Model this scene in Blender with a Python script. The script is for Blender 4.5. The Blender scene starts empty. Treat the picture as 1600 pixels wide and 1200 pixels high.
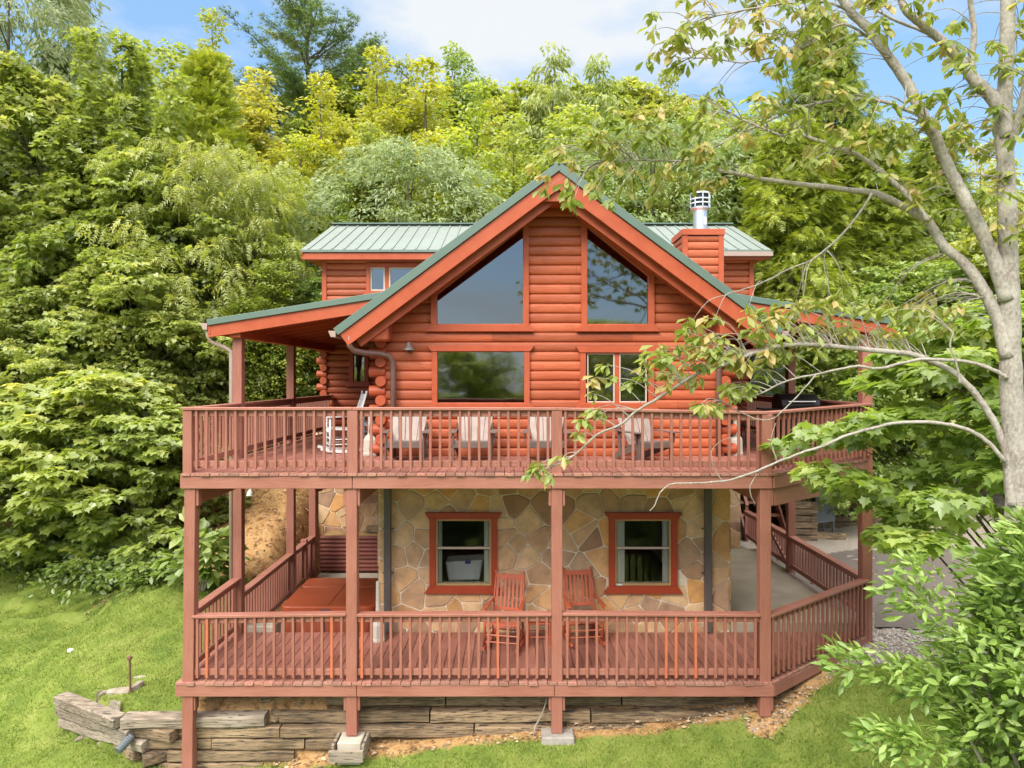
import bpy, bmesh, math, random
import numpy as np
from mathutils import Vector, Matrix
R = math.radians
sc = bpy.context.scene
col = sc.collection

# ---------------------------------------------------------------- camera
F = 1110.0; HV = 592.0; CZ = 4.31
cam = bpy.data.cameras.new('camera'); cam_o = bpy.data.objects.new('camera', cam); col.objects.link(cam_o)
cam_o.location = (0, 0, CZ); cam_o.rotation_euler = (R(90), 0, 0)
cam.sensor_width = 36; cam.lens = 36 * F / 1600; cam.shift_y = -(600 - HV) / 1600
cam.clip_end = 3000; cam.clip_start = 0.05
sc.camera = cam_o
sc.render.resolution_x = 1024; sc.render.resolution_y = 768

# ---------------------------------------------------------------- light
SUN = Vector((-0.50, -0.74, 0.82)).normalized()
el = math.asin(SUN.z); az = math.atan2(SUN.x, SUN.y)
w = bpy.data.worlds.new('World'); sc.world = w; w.use_nodes = True
nt = w.node_tree; nt.nodes.clear()
def wn(t, **k):
    n = nt.nodes.new(t)
    for a, b in k.items(): setattr(n, a, b)
    return n
out = wn('ShaderNodeOutputWorld'); bg = wn('ShaderNodeBackground'); bg.inputs[1].default_value = 0.15
sky = wn('ShaderNodeTexSky', sky_type='NISHITA', sun_disc=False, sun_elevation=el, sun_rotation=az)
sky.air_density = 1.0; sky.dust_density = 0.8; sky.ozone_density = 1.0
tc = wn('ShaderNodeTexCoord')
mp = wn('ShaderNodeMapping'); mp.inputs['Scale'].default_value = (1.0, 1.0, 2.6); mp.inputs['Location'].default_value = (0.35, 0.1, 0.12)
nz = wn('ShaderNodeTexNoise'); nz.inputs['Scale'].default_value = 2.3; nz.inputs['Detail'].default_value = 6; nz.inputs['Roughness'].default_value = 0.55
# one big bank of cloud over the ridge behind the roof
sub = wn('ShaderNodeVectorMath', operation='SUBTRACT'); sub.inputs[1].default_value = (-0.02, 0.885, 0.475)
scl = wn('ShaderNodeVectorMath', operation='MULTIPLY'); scl.inputs[1].default_value = (2.6, 2.0, 6.5)
ln = wn('ShaderNodeVectorMath', operation='LENGTH')
inv = wn('ShaderNodeMapRange'); inv.inputs[1].default_value = 0.0; inv.inputs[2].default_value = 1.0; inv.inputs[3].default_value = 0.20; inv.inputs[4].default_value = -0.02
add = wn('ShaderNodeMath', operation='ADD')
rmp = wn('ShaderNodeValToRGB'); rmp.color_ramp.elements[0].position = 0.51; rmp.color_ramp.elements[1].position = 0.70
mix = wn('ShaderNodeMixRGB'); mix.inputs[2].default_value = (1.78, 1.86, 1.94, 1)
lift = wn('ShaderNodeMixRGB'); lift.inputs[0].default_value = 0.8; lift.inputs[2].default_value = (0.52, 0.98, 1.62, 1)
L = nt.links.new
L(tc.outputs['Generated'], mp.inputs[0]); L(mp.outputs[0], nz.inputs['Vector'])
L(tc.outputs['Generated'], sub.inputs[0]); L(sub.outputs[0], scl.inputs[0]); L(scl.outputs[0], ln.inputs[0])
L(ln.outputs['Value'], inv.inputs[0]); L(inv.outputs[0], add.inputs[0]); L(nz.outputs['Fac'], add.inputs[1])
L(add.outputs[0], rmp.inputs[0]); L(rmp.outputs[0], mix.inputs[0])
L(sky.outputs[0], lift.inputs[1]); L(lift.outputs[0], mix.inputs[1])
# unseen bright cloud overhead, added for fill; the blue shows low over the ridge
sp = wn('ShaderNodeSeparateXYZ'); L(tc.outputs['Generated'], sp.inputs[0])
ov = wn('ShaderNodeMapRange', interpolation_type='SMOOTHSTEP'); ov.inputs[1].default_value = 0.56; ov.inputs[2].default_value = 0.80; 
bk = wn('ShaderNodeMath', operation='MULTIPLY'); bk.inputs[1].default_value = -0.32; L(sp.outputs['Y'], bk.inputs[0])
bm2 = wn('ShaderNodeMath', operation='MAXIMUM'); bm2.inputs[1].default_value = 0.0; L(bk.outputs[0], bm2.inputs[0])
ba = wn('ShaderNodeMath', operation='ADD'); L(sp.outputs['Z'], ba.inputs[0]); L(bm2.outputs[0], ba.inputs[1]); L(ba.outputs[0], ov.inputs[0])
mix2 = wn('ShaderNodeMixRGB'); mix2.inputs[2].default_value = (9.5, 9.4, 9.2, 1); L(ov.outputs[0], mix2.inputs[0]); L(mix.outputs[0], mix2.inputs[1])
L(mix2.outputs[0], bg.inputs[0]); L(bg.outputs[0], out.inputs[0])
sun = bpy.data.lights.new('sun', 'SUN'); sun.energy = 1.1; sun.angle = R(24); sun.color = (1.0, 0.95, 0.87)
sun_o = bpy.data.objects.new('sun', sun); col.objects.link(sun_o); sun_o.location = (0, 0, 60)
sun_o.rotation_euler = (-SUN).to_track_quat('-Z', 'Y').to_euler()
sc.view_settings.view_transform = 'Standard'; sc.view_settings.look = 'None'
sc.view_settings.exposure = 1.74; sc.view_settings.gamma = 1.0
sc.view_settings.use_curve_mapping = False
sc.cycles.max_bounces = 10; sc.cycles.transparent_max_bounces = 12; sc.cycles.diffuse_bounces = 6; sc.cycles.glossy_bounces = 3

# ---------------------------------------------------------------- helpers
def P(u, v, Y):                    # a point of the place seen at photo position (u,v), Y metres ahead
    return Vector(((u - 800) * Y / F, Y, CZ + (HV - v) * Y / F))
def tag(o, label=None, cat=None, group=None, kind=None):
    if label: o['label'] = label
    if cat: o['category'] = cat
    if group: o['group'] = group
    if kind: o['kind'] = kind
    return o
def wloc(o):
    p = Vector((0, 0, 0))
    while o is not None: p = p + o.location; o = o.parent
    return p
def empty(name, loc, label, cat, group=None, rz=0):
    o = bpy.data.objects.new(name, None); col.objects.link(o); o.location = loc; o.rotation_euler = (0, 0, rz)
    o.empty_display_size = 0.2
    return tag(o, label, cat, group)
class MB:
    def __init__(s): s.v = []; s.f = []
    def face(s, pts):
        i = len(s.v); s.v += [tuple(p) for p in pts]; s.f.append(tuple(range(i, i + len(pts))))
    def box(s, x0, x1, y0, y1, z0, z1):
        s.hexa([(x0,y0,z0),(x1,y0,z0),(x1,y1,z0),(x0,y1,z0),(x0,y0,z1),(x1,y0,z1),(x1,y1,z1),(x0,y1,z1)])
    def hexa(s, p):
        i = len(s.v); s.v += [tuple(q) for q in p]
        for f in ((3,2,1,0),(4,5,6,7),(0,1,5,4),(1,2,6,5),(2,3,7,6),(3,0,4,7)): s.f.append(tuple(i + k for k in f))
    def bar(s, a, b, wd, h, up=(0, 0, 1)):          # rectangular bar from a to b, wd across, h along up
        a = Vector(a); b = Vector(b); d = (b - a).normalized(); up = Vector(up)
        sd = d.cross(up)
        if sd.length < 1e-4: sd = d.cross(Vector((1, 0, 0)))
        sd.normalize(); u2 = sd.cross(d).normalized()
        sd = sd * wd / 2; u2 = u2 * h / 2
        s.hexa([a-sd-u2, a+sd-u2, b+sd-u2, b-sd-u2, a-sd+u2, a+sd+u2, b+sd+u2, b-sd+u2])
    def prism(s, pts, e):                            # polygon (3-D points) extruded by vector e
        e = Vector(e); n = len(pts); i = len(s.v)
        s.v += [tuple(p) for p in pts] + [tuple(Vector(p) + e) for p in pts]
        s.f.append(tuple(range(i + n - 1, i - 1, -1))); s.f.append(tuple(range(i + n, i + 2 * n)))
        for k in range(n):
            k2 = (k + 1) % n; s.f.append((i + k, i + k2, i + n + k2, i + n + k))
    def tube(s, pts, rad, n=8, caps=True):
        pts = [Vector(p) for p in pts]; m = len(pts)
        if not hasattr(rad, '__len__'): rad = [rad] * m
        i = len(s.v); prev = None
        for k in range(m):
            t = (pts[min(k + 1, m - 1)] - pts[max(k - 1, 0)])
            if t.length < 1e-9: t = Vector((0, 0, 1))
            t.normalize()
            if prev is None:
                a = t.cross(Vector((0, 0, 1)))
                if a.length < 0.05: a = t.cross(Vector((1, 0, 0)))
            else:
                a = prev - t * prev.dot(t)
            a.normalize(); prev = a; b = t.cross(a)
            for q in range(n):
                g = 2 * math.pi * q / n; s.v.append(tuple(pts[k] + (a * math.cos(g) + b * math.sin(g)) * rad[k]))
        for k in range(m - 1):
            for q in range(n):
                q2 = (q + 1) % n; s.f.append((i + k*n + q, i + k*n + q2, i + (k+1)*n + q2, i + (k+1)*n + q))
        if caps:
            s.f.append(tuple(i + q for q in range(n - 1, -1, -1))); s.f.append(tuple(i + (m-1)*n + q for q in range(n)))
    def lathe(s, c, prof, n=16):
        c = Vector(c); s.tube([c + Vector((0, 0, z)) for r, z in prof], [max(r, 1e-4) for r, z in prof], n)
    def build(s, name, mat, parent=None, bevel=0.0, smooth=False, attr=None):
        me = bpy.data.meshes.new(name)
        off = wloc(parent) if parent is not None else Vector((0, 0, 0))
        me.from_pydata([(p[0]-off.x, p[1]-off.y, p[2]-off.z) for p in s.v], [], s.f)
        if attr is not None:
            at = me.attributes.new('tone', 'FLOAT', 'FACE'); at.data.foreach_set('value', np.asarray(attr, dtype=np.float32))
        if bevel > 0:
            bm = bmesh.new(); bm.from_mesh(me)
            bmesh.ops.bevel(bm, geom=list(bm.edges), offset=bevel, segments=1, affect='EDGES', clamp_overlap=True)
            bm.to_mesh(me); bm.free()
        if smooth:
            me.polygons.foreach_set('use_smooth', np.ones(len(me.polygons), dtype=bool))
        me.materials.append(mat); me.update()
        o = bpy.data.objects.new(name, me); col.objects.link(o)
        if parent is not None: o.parent = parent
        return o
def copy_tree(o, parent=None):
    c = o.copy(); col.objects.link(c)
    if parent is not None: c.parent = parent
    for ch in list(o.children): copy_tree(ch, c)
    return c

# ---------------------------------------------------------------- materials
def mat_base(name):
    m = bpy.data.materials.new(name); m.use_nodes = True
    t = m.node_tree; b = t.nodes['Principled BSDF']
    return m, t, b
def paint(name, c1, c2, c3=None, rough=0.6, stretch=(1, 1, 1), scale=9.0, bump=0.15, wear=0.0, wearcol=(0.5, 0.45, 0.4), tone=False, spec=0.4, blot=1.3):
    """painted or stained timber: grain streaks along one axis, blotchy fading, optional worn flecks"""
    c1, c2, c3 = [tuple(x * .86 for x in c) if c else None for c in (c1, c2, c3)]
    m, t, b = mat_base(name); N = t.nodes.new; K = t.links.new
    g = N('ShaderNodeNewGeometry'); mp = N('ShaderNodeMapping'); mp.inputs['Scale'].default_value = stretch
    K(g.outputs['Position'], mp.inputs[0])
    n1 = N('ShaderNodeTexNoise'); n1.inputs['Scale'].default_value = scale; n1.inputs['Detail'].default_value = 5; K(mp.outputs[0], n1.inputs['Vector'])
    n2 = N('ShaderNodeTexNoise'); n2.inputs['Scale'].default_value = blot; n2.inputs['Detail'].default_value = 3; K(g.outputs['Position'], n2.inputs['Vector'])
    r1 = N('ShaderNodeValToRGB'); r1.color_ramp.elements[0].position = 0.34; r1.color_ramp.elements[1].position = 0.68
    r1.color_ramp.elements[0].color = (*c1, 1); r1.color_ramp.elements[1].color = (*c2, 1); K(n1.outputs['Fac'], r1.inputs[0])
    mx = N('ShaderNodeMixRGB'); mx.inputs[2].default_value = (*(c3 or c2), 1)
    mr = N('ShaderNodeMapRange'); mr.inputs[1].default_value = 0.4; mr.inputs[2].default_value = 0.7; K(n2.outputs['Fac'], mr.inputs[0]); 
    ml = N('ShaderNodeMath'); ml.operation = 'MULTIPLY'; ml.inputs[1].default_value = 0.65; K(mr.outputs[0], ml.inputs[0])
    K(ml.outputs[0], mx.inputs[0]); K(r1.outputs[0], mx.inputs[1])
    last = mx.outputs[0]
    if tone:
        a = N('ShaderNodeAttribute'); a.attribute_name = 'tone'
        hv = N('ShaderNodeHueSaturation'); mr2 = N('ShaderNodeMapRange'); mr2.inputs[3].default_value = 0.78; mr2.inputs[4].default_value = 1.2
        K(a.outputs['Fac'], mr2.inputs[0]); K(mr2.outputs[0], hv.inputs['Value']); K(last, hv.inputs['Color']); last = hv.outputs[0]
    if wear > 0:
        n3 = N('ShaderNodeTexNoise'); n3.inputs['Scale'].default_value = scale * 1.7; n3.inputs['Detail'].default_value = 6; K(mp.outputs[0], n3.inputs['Vector'])
        r3 = N('ShaderNodeValToRGB'); r3.color_ramp.elements[0].position = 0.72 - wear; r3.color_ramp.elements[1].position = 0.76 - wear; K(n3.outputs['Fac'], r3.inputs[0])
        m3 = N('ShaderNodeMixRGB'); m3.inputs[2].default_value = (*wearcol, 1); K(r3.outputs[0], m3.inputs[0]); K(last, m3.inputs[1]); last = m3.outputs[0]
    K(last, b.inputs['Base Color']); b.inputs['Roughness'].default_value = rough
    b.inputs['Specular IOR Level'].default_value = spec
    if bump:
        bp = N('ShaderNodeBump'); bp.inputs['Strength'].default_value = bump; bp.inputs['Distance'].default_value = 0.01
        K(n1.outputs['Fac'], bp.inputs['Height']); K(bp.outputs[0], b.inputs['Normal'])
    return m
def plain(name, c, rough=0.5, metal=0.0, var=0.12, scale=14, spec=0.5):
    return paint(name, tuple(x * (1 - var) for x in c), tuple(x * (1 + var) for x in c), rough=rough, bump=0.04, scale=scale, spec=spec) if metal == 0 else metalm(name, c, rough, metal)
def metalm(name, c, rough, metal):
    m, t, b = mat_base(name); b.inputs['Base Color'].default_value = (*c, 1); b.inputs['Metallic'].default_value = metal
    n = t.nodes.new('ShaderNodeTexNoise'); n.inputs['Scale'].default_value = 6; mr = t.nodes.new('ShaderNodeMapRange')
    mr.inputs[3].default_value = rough * 0.8; mr.inputs[4].default_value = rough * 1.3
    t.links.new(n.outputs['Fac'], mr.inputs[0]); t.links.new(mr.outputs[0], b.inputs['Roughness'])
    return m
M = {}
M['log'] = paint('log_stain', (0.38, 0.082, 0.032), (0.47, 0.112, 0.046), (0.50, 0.135, 0.062), rough=0.42, stretch=(0.7, 0.7, 9), scale=5, bump=0.45, tone=True, wear=0.085, wearcol=(0.33, 0.062, 0.022), spec=0.3)
M['logdark'] = paint('trim_stain', (0.40, 0.073, 0.026), (0.47, 0.095, 0.036), (0.50, 0.115, 0.05), rough=0.45, stretch=(1, 1, 1), scale=6, bump=0.12, spec=0.35)
M['winred'] = paint('window_trim_red', (0.36, 0.05, 0.018), (0.43, 0.065, 0.024), rough=0.45, scale=6, bump=0.1)
M['deckx'] = paint('deck_paint_x', (0.315, 0.118, 0.08), (0.385, 0.155, 0.108), (0.435, 0.185, 0.135), rough=0.55, stretch=(0.8, 6, 9), scale=5, bump=0.3, wear=0.07, wearcol=(0.28, 0.097, 0.058))
M['deckz'] = paint('deck_paint_z', (0.295, 0.105, 0.07), (0.36, 0.14, 0.097), (0.405, 0.166, 0.12), rough=0.55, stretch=(8, 8, 0.8), scale=5, bump=0.3, wear=0.08, wearcol=(0.26, 0.092, 0.058))
M['board'] = paint('deck_boards', (0.29, 0.108, 0.076), (0.37, 0.146, 0.106), (0.42, 0.178, 0.134), rough=0.5, stretch=(9, 0.7, 4), scale=4, bump=0.25, tone=True, wear=0.05, wearcol=(0.44, 0.20, 0.145))
M['peel'] = paint('board_ends_peeling', (0.26, 0.11, 0.075), (0.46, 0.20, 0.145), (0.32, 0.18, 0.13), rough=0.7, stretch=(6, 3, 6), scale=6, bump=0.3, wear=0.09, wearcol=(0.50, 0.33, 0.26), tone=True)
M['orange'] = paint('fresh_orange', (0.50, 0.135, 0.062), (0.56, 0.16, 0.08), rough=0.5, stretch=(8, 8, 1), scale=5, bump=0.1)
M['maroon'] = paint('maroon_log', (0.16, 0.04, 0.028), (0.23, 0.062, 0.045), (0.27, 0.08, 0.06), rough=0.6, stretch=(1, 4, 6), scale=5, bump=0.2, tone=True)
M['timber'] = paint('weathered_timber', (0.085, 0.055, 0.032), (0.31, 0.205, 0.11), (0.40, 0.28, 0.165), rough=0.85, stretch=(0.7, 3, 10), scale=4.2, bump=0.9, tone=True, wear=0.17, wearcol=(0.06, 0.044, 0.032))
M['timberg'] = paint('grey_timber', (0.15, 0.11, 0.078), (0.36, 0.285, 0.205), (0.45, 0.375, 0.29), rough=0.9, stretch=(0.7, 3, 10), scale=4.2, bump=0.9, tone=True, wear=0.15, wearcol=(0.085, 0.068, 0.052))
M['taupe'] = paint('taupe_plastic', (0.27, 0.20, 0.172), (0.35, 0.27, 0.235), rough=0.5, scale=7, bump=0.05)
M['taupedark'] = paint('taupe_dark_boards', (0.115, 0.082, 0.07), (0.16, 0.118, 0.10), rough=0.5, scale=7, bump=0.05)  # darker taupe of the seat, arms, legs and back rails
M['white'] = plain('white_paint', (0.78, 0.77, 0.75), 0.45, var=0.04)
M['cream'] = plain('cream_plastic', (0.50, 0.455, 0.385), 0.5, var=0.06)
M['chairred'] = paint('chair_red', (0.42, 0.085, 0.035), (0.52, 0.12, 0.055), rough=0.45, scale=8, bump=0.08)
M['woven'] = paint('woven_red', (0.42, 0.09, 0.045), (0.54, 0.14, 0.08), rough=0.7, stretch=(14, 14, 14), scale=5, bump=0.5)
M['black'] = plain('black_metal', (0.012, 0.012, 0.013), 0.3, var=0.1)
M['dgrey'] = plain('dark_grey', (0.06, 0.055, 0.052), 0.5)
M['bronze'] = plain('bronze_gutter', (0.17, 0.095, 0.075), 0.35, var=0.08)
M['pipe'] = plain('dark_downspout', (0.115, 0.095, 0.09), 0.38, var=0.08)
M['gutter'] = plain('pale_gutter', (0.40, 0.29, 0.24), 0.4, var=0.05)
M['roof'] = plain('green_roof_metal', (0.14, 0.172, 0.145), 0.46, var=0.07, scale=2.5, spec=0.7)
M['roofd'] = plain('green_trim_metal', (0.11, 0.165, 0.13), 0.42, var=0.05, scale=2.5, spec=0.6)
M['steel'] = metalm('flue_steel', (0.66, 0.67, 0.68), 0.33, 0.85)
M['concrete'] = paint('concrete', (0.38, 0.315, 0.235), (0.49, 0.415, 0.315), (0.42, 0.37, 0.24), rough=0.85, scale=2.4, bump=0.15, wear=0.02, wearcol=(0.2, 0.2, 0.12))
M['conpale'] = paint('pale_concrete', (0.42, 0.36, 0.28), (0.54, 0.47, 0.37), rough=0.85, scale=5, bump=0.15)
M['congrey'] = paint('grey_concrete', (0.20, 0.175, 0.15), (0.40, 0.35, 0.30), rough=0.9, stretch=(1, 1, 1), scale=5, bump=0.4, wear=0.03, wearcol=(0.12, 0.1, 0.085))
M['mortar'] = paint('mortar', (0.76, 0.64, 0.49), (0.88, 0.76, 0.59), rough=0.9, scale=18, bump=0.3)
M['vinyl'] = paint('tub_cover_vinyl', (0.29, 0.052, 0.018), (0.35, 0.07, 0.026), rough=0.38, scale=4, bump=0.08, spec=0.4)
M['tubside'] = paint('tub_cabinet', (0.25, 0.05, 0.024), (0.33, 0.075, 0.035), rough=0.5, stretch=(9, 9, 1), scale=4, bump=0.15)
M['curtain'] = plain('curtain', (0.86, 0.85, 0.80), 0.9, var=0.05)
M['inner'] = plain('interior', (0.10, 0.08, 0.065), 0.9)
M['steelgrey'] = plain('grey_box_paint', (0.135, 0.15, 0.16), 0.4, var=0.08, scale=4)
M['rust'] = plain('rusty_iron', (0.16, 0.075, 0.045), 0.85, var=0.3, scale=40)
M['blue'] = plain('blue_plastic', (0.03, 0.07, 0.30), 0.4)
M['signblue'] = plain('sign_blue', (0.14, 0.19, 0.55), 0.4, var=0.03)
M['sash'] = plain('almond_sash', (0.62, 0.50, 0.40), 0.5, var=0.05)
M['woodsash'] = paint('natural_wood_sash', (0.42, 0.25, 0.10), (0.54, 0.34, 0.15), rough=0.5, stretch=(1, 1, 8), scale=5, bump=0.1)
M['rock'] = paint('flat_rock', (0.24, 0.19, 0.14), (0.42, 0.35, 0.27), rough=0.9, scale=7, bump=0.6)
M['brickc'] = paint('tan_block', (0.50, 0.34, 0.19), (0.60, 0.43, 0.26), rough=0.9, scale=12, bump=0.3)
def glassm(name, refl, tint):
    m = bpy.data.materials.new(name); m.use_nodes = True; t = m.node_tree; t.nodes.clear(); N = t.nodes.new; K = t.links.new
    o = N('ShaderNodeOutputMaterial'); tr = N('ShaderNodeBsdfTransparent'); tr.inputs[0].default_value = (*tint, 1)
    gl = N('ShaderNodeBsdfGlossy'); gl.inputs['Roughness'].default_value = 0.035; gl.inputs[0].default_value = (0.92, 0.93, 0.92, 1)
    n = N('ShaderNodeTexNoise'); n.inputs['Scale'].default_value = 1.1; bp = N('ShaderNodeBump'); bp.inputs['Strength'].default_value = 0.06; bp.inputs['Distance'].default_value = 0.05
    K(n.outputs['Fac'], bp.inputs['Height']); K(bp.outputs[0], gl.inputs['Normal'])
    lw = N('ShaderNodeLayerWeight'); lw.inputs[0].default_value = 0.25; mr = N('ShaderNodeMapRange'); mr.inputs[3].default_value = refl; mr.inputs[4].default_value = 0.9
    K(lw.outputs['Fresnel'], mr.inputs[0]); mx = N('ShaderNodeMixShader'); K(mr.outputs[0], mx.inputs[0]); K(tr.outputs[0], mx.inputs[1]); K(gl.outputs[0], mx.inputs[2]); K(mx.outputs[0], o.inputs[0])
    return m
M['glass'] = glassm('coated_glass', 0.20, (0.30, 0.34, 0.36))
M['glasslow'] = glassm('clear_glass', 0.0, (0.92, 0.92, 0.90))

def stone_mat():
    m, t, b = mat_base('flagstone'); N = t.nodes.new; K = t.links.new
    a = N('ShaderNodeAttribute'); a.attribute_name = 'tone'
    rp = N('ShaderNodeValToRGB'); rp.color_ramp.interpolation = 'LINEAR'
    cs = [(0, (0.30, 0.165, 0.095)), (0.14, (0.58, 0.36, 0.19)), (0.28, (0.46, 0.28, 0.16)), (0.42, (0.68, 0.46, 0.255)), (0.58, (0.62, 0.41, 0.22)), (0.70, (0.66, 0.34, 0.115)), (0.80, (0.36, 0.21, 0.13)), (0.90, (0.52, 0.345, 0.21)), (1, (0.70, 0.37, 0.125))]
    e = rp.color_ramp.elements
    e[0].position, e[0].color = cs[0][0], (*cs[0][1], 1); e[1].position, e[1].color = cs[-1][0], (*cs[-1][1], 1)
    for p_, c_ in cs[1:-1]:
        q = e.new(p_); q.color = (*c_, 1)
    K(a.outputs['Fac'], rp.inputs[0])
    g = N('ShaderNodeNewGeometry'); n1 = N('ShaderNodeTexNoise'); n1.inputs['Scale'].default_value = 5; n1.inputs['Detail'].default_value = 8; n1.inputs['Roughness'].default_value = 0.65
    K(g.outputs['Position'], n1.inputs['Vector'])
    hv = N('ShaderNodeHueSaturation'); mr = N('ShaderNodeMapRange'); mr.inputs[1].default_value = 0.3; mr.inputs[2].default_value = 0.7; mr.inputs[3].default_value = 0.72; mr.inputs[4].default_value = 1.2
    K(n1.outputs['Fac'], mr.inputs[0]); K(mr.outputs[0], hv.inputs['Value']); K(rp.outputs[0], hv.inputs['Color'])
    K(hv.outputs[0], b.inputs['Base Color']); b.inputs['Roughness'].default_value = 0.85
    bp = N('ShaderNodeBump'); bp.inputs['Strength'].default_value = 0.55; bp.inputs['Distance'].default_value = 0.02; K(n1.outputs['Fac'], bp.inputs['Height']); K(bp.outputs[0], b.inputs['Normal'])
    return m
M['stone'] = stone_mat()

def leafm(name, c0, c1, c2, trans=0.5, gloss=0.06):
    """leaf: colour by leaf tone attribute, tinted per tree by the object's own colour; light passes through"""
    m = bpy.data.materials.new(name); m.use_nodes = True; t = m.node_tree; t.nodes.clear(); N = t.nodes.new; K = t.links.new
    o = N('ShaderNodeOutputMaterial'); a = N('ShaderNodeAttribute'); a.attribute_name = 'tone'
    rp = N('ShaderNodeValToRGB'); e = rp.color_ramp.elements
    e[0].color = (*c0, 1); e[1].color = (*c2, 1); q = e.new(0.55); q.color = (*c1, 1)
    K(a.outputs['Fac'], rp.inputs[0])
    oi = N('ShaderNodeObjectInfo'); mx = N('ShaderNodeMixRGB'); mx.blend_type = 'MULTIPLY'; mx.inputs[0].default_value = 1
    K(rp.outputs[0], mx.inputs[1]); K(oi.outputs['Color'], mx.inputs[2])
    d = N('ShaderNodeBsdfDiffuse'); tr = N('ShaderNodeBsdfTranslucent'); gl = N('ShaderNodeBsdfGlossy'); gl.inputs['Roughness'].default_value = 0.42
    K(mx.outputs[0], d.inputs[0])
    ht = N('ShaderNodeHueSaturation'); ht.inputs['Saturation'].default_value = 1.15; ht.inputs['Value'].default_value = 1.25; K(mx.outputs[0], ht.inputs['Color']); K(ht.outputs[0], tr.inputs[0])
    m1 = N('ShaderNodeMixShader'); m1.inputs[0].default_value = trans; K(d.outputs[0], m1.inputs[1]); K(tr.outputs[0], m1.inputs[2])
    m2 = N('ShaderNodeMixShader'); m2.inputs[0].default_value = gloss; K(m1.outputs[0], m2.inputs[1]); K(gl.outputs[0], m2.inputs[2]); K(m2.outputs[0], o.inputs[0])
    return m
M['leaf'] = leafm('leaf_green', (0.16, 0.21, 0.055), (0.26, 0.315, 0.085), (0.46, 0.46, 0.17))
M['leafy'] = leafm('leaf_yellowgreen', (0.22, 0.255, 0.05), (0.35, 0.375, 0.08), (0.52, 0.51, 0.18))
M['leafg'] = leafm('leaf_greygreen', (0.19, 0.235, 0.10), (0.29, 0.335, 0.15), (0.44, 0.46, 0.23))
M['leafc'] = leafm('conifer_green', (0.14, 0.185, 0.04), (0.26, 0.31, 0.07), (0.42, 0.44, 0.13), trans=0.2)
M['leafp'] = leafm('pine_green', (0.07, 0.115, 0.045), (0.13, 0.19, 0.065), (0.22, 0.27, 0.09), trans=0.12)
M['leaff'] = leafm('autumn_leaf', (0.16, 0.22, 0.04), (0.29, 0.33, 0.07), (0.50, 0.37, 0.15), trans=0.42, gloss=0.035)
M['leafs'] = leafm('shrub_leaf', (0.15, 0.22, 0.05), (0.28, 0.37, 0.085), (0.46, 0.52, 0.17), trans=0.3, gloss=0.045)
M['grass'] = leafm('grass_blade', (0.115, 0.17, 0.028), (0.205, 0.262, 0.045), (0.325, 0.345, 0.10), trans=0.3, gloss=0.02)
M['bark'] = paint('bark', (0.075, 0.06, 0.045), (0.17, 0.14, 0.11), rough=0.9, stretch=(6, 6, 1.2), scale=5, bump=0.8)
M['barkp'] = paint('pale_bark', (0.22, 0.185, 0.15), (0.42, 0.37, 0.305), (0.48, 0.435, 0.37), rough=0.85, stretch=(9, 9, 6), scale=4.5, bump=0.9, wear=0.07, wearcol=(0.20, 0.16, 0.12), blot=6)
M['barkw'] = paint('stem_bark', (0.30, 0.25, 0.20), (0.42, 0.36, 0.29), rough=0.85, scale=8, bump=0.3)

# ---------------------------------------------------------------- ground
XF = [-30, -12, -9, -7, -5.65, -4.7, -3.3, -2.4, -1, .65, 2.3, 3.4, 4.4, 5.5, 7, 30]
ZF = [-1.5, -1.3, -1.2, -1.1, -1.17, -1.34, -1.28, -1.08, -.89, -.76, -.66, -.50, -.28, -.22, -.2, -.1]
WX = [-7.0, -5.65, -4.7, 3.5]; WY = [10.95, 10.25, 10.25, 10.45]      # line of the timber wall
def sst(a, b, x):
    t = np.clip((x - a) / (b - a), 0, 1); return t * t * (3 - 2 * t)
def ground(x, y):
    x = np.asarray(x, float); y = np.asarray(y, float)
    yw = np.interp(x, WX, WY)
    zf = np.interp(x, XF, ZF)
    fs = np.where(y < yw, -.20 * np.minimum(yw - y, 9) - .12 * np.maximum(yw - y - 9, 0), 0)
    back_l = -.56 + .04 * np.clip(y - 10.5, 0, 1) + .30 * np.clip(y - 11.3, 0, 2.6)
    back_u = -.42 + 0 * x
    back_r = np.interp(x, [3.4, 4.4, 5.5], [-.5, -.28, -.2]) + .05 * np.clip(y - 11, 0, 4.5)
    back = back_l * (1 - sst(-5.35, -4.78, x)) + back_u * sst(-5.35, -4.78, x)
    back = back * (1 - sst(3.0, 4.2, x)) + back_r * sst(3.0, 4.2, x)
    step = np.where((x > -7.2) & (x < 3.5), (y > yw + .2).astype(float), sst(-.1, .9, y - yw))
    lawn = -1.15 + .15 * (y - 10.5)                                    # open lawn left of the wall
    lawn = lawn + .115 * np.clip(y - 12, 0, 4); lawn = np.where(y > 16, .135 + .04 * (y - 16), lawn)
    g = (zf + fs) * (1 - step) + back * step
    wl = 1 - sst(-8.6, -7.1, x)
    g = g * (1 - wl) + np.where(y > 10.5, lawn, zf + fs) * wl
    # earth bank and wooded hill
    foot = np.interp(x, [-30, -10, -6.5, -4.9, -4.7, -2, 5.5, 7, 12], [17, 15.6, 14.2, 13.8, 17.3, 22, 22.5, 21.5, 19])
    rise = np.clip(y - foot, 0, 45)
    g = g + rise * .36 * sst(0, 2.0, rise) 
    # valley and far slope on the camera's side
    d = np.clip(-y - 25, 0, 400)
    g = np.where(y < 0, g - .12 * np.clip(-y, 0, 30) * 0.6, g) + d * .125 * sst(0, 40, d)
    return g
def gz(x, y): return float(ground(x, y))
def axis(dense0, dense1, st, far0, far1):
    a = list(np.arange(dense0, dense1 + 1e-6, st)); q = st; x = dense0
    while x > far0: q *= 1.25; x -= q; a.insert(0, x)
    q = st; x = dense1
    while x < far1: q *= 1.25; x += q; a.append(x)
    return np.array(a)
rng = np.random.default_rng(7)
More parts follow.
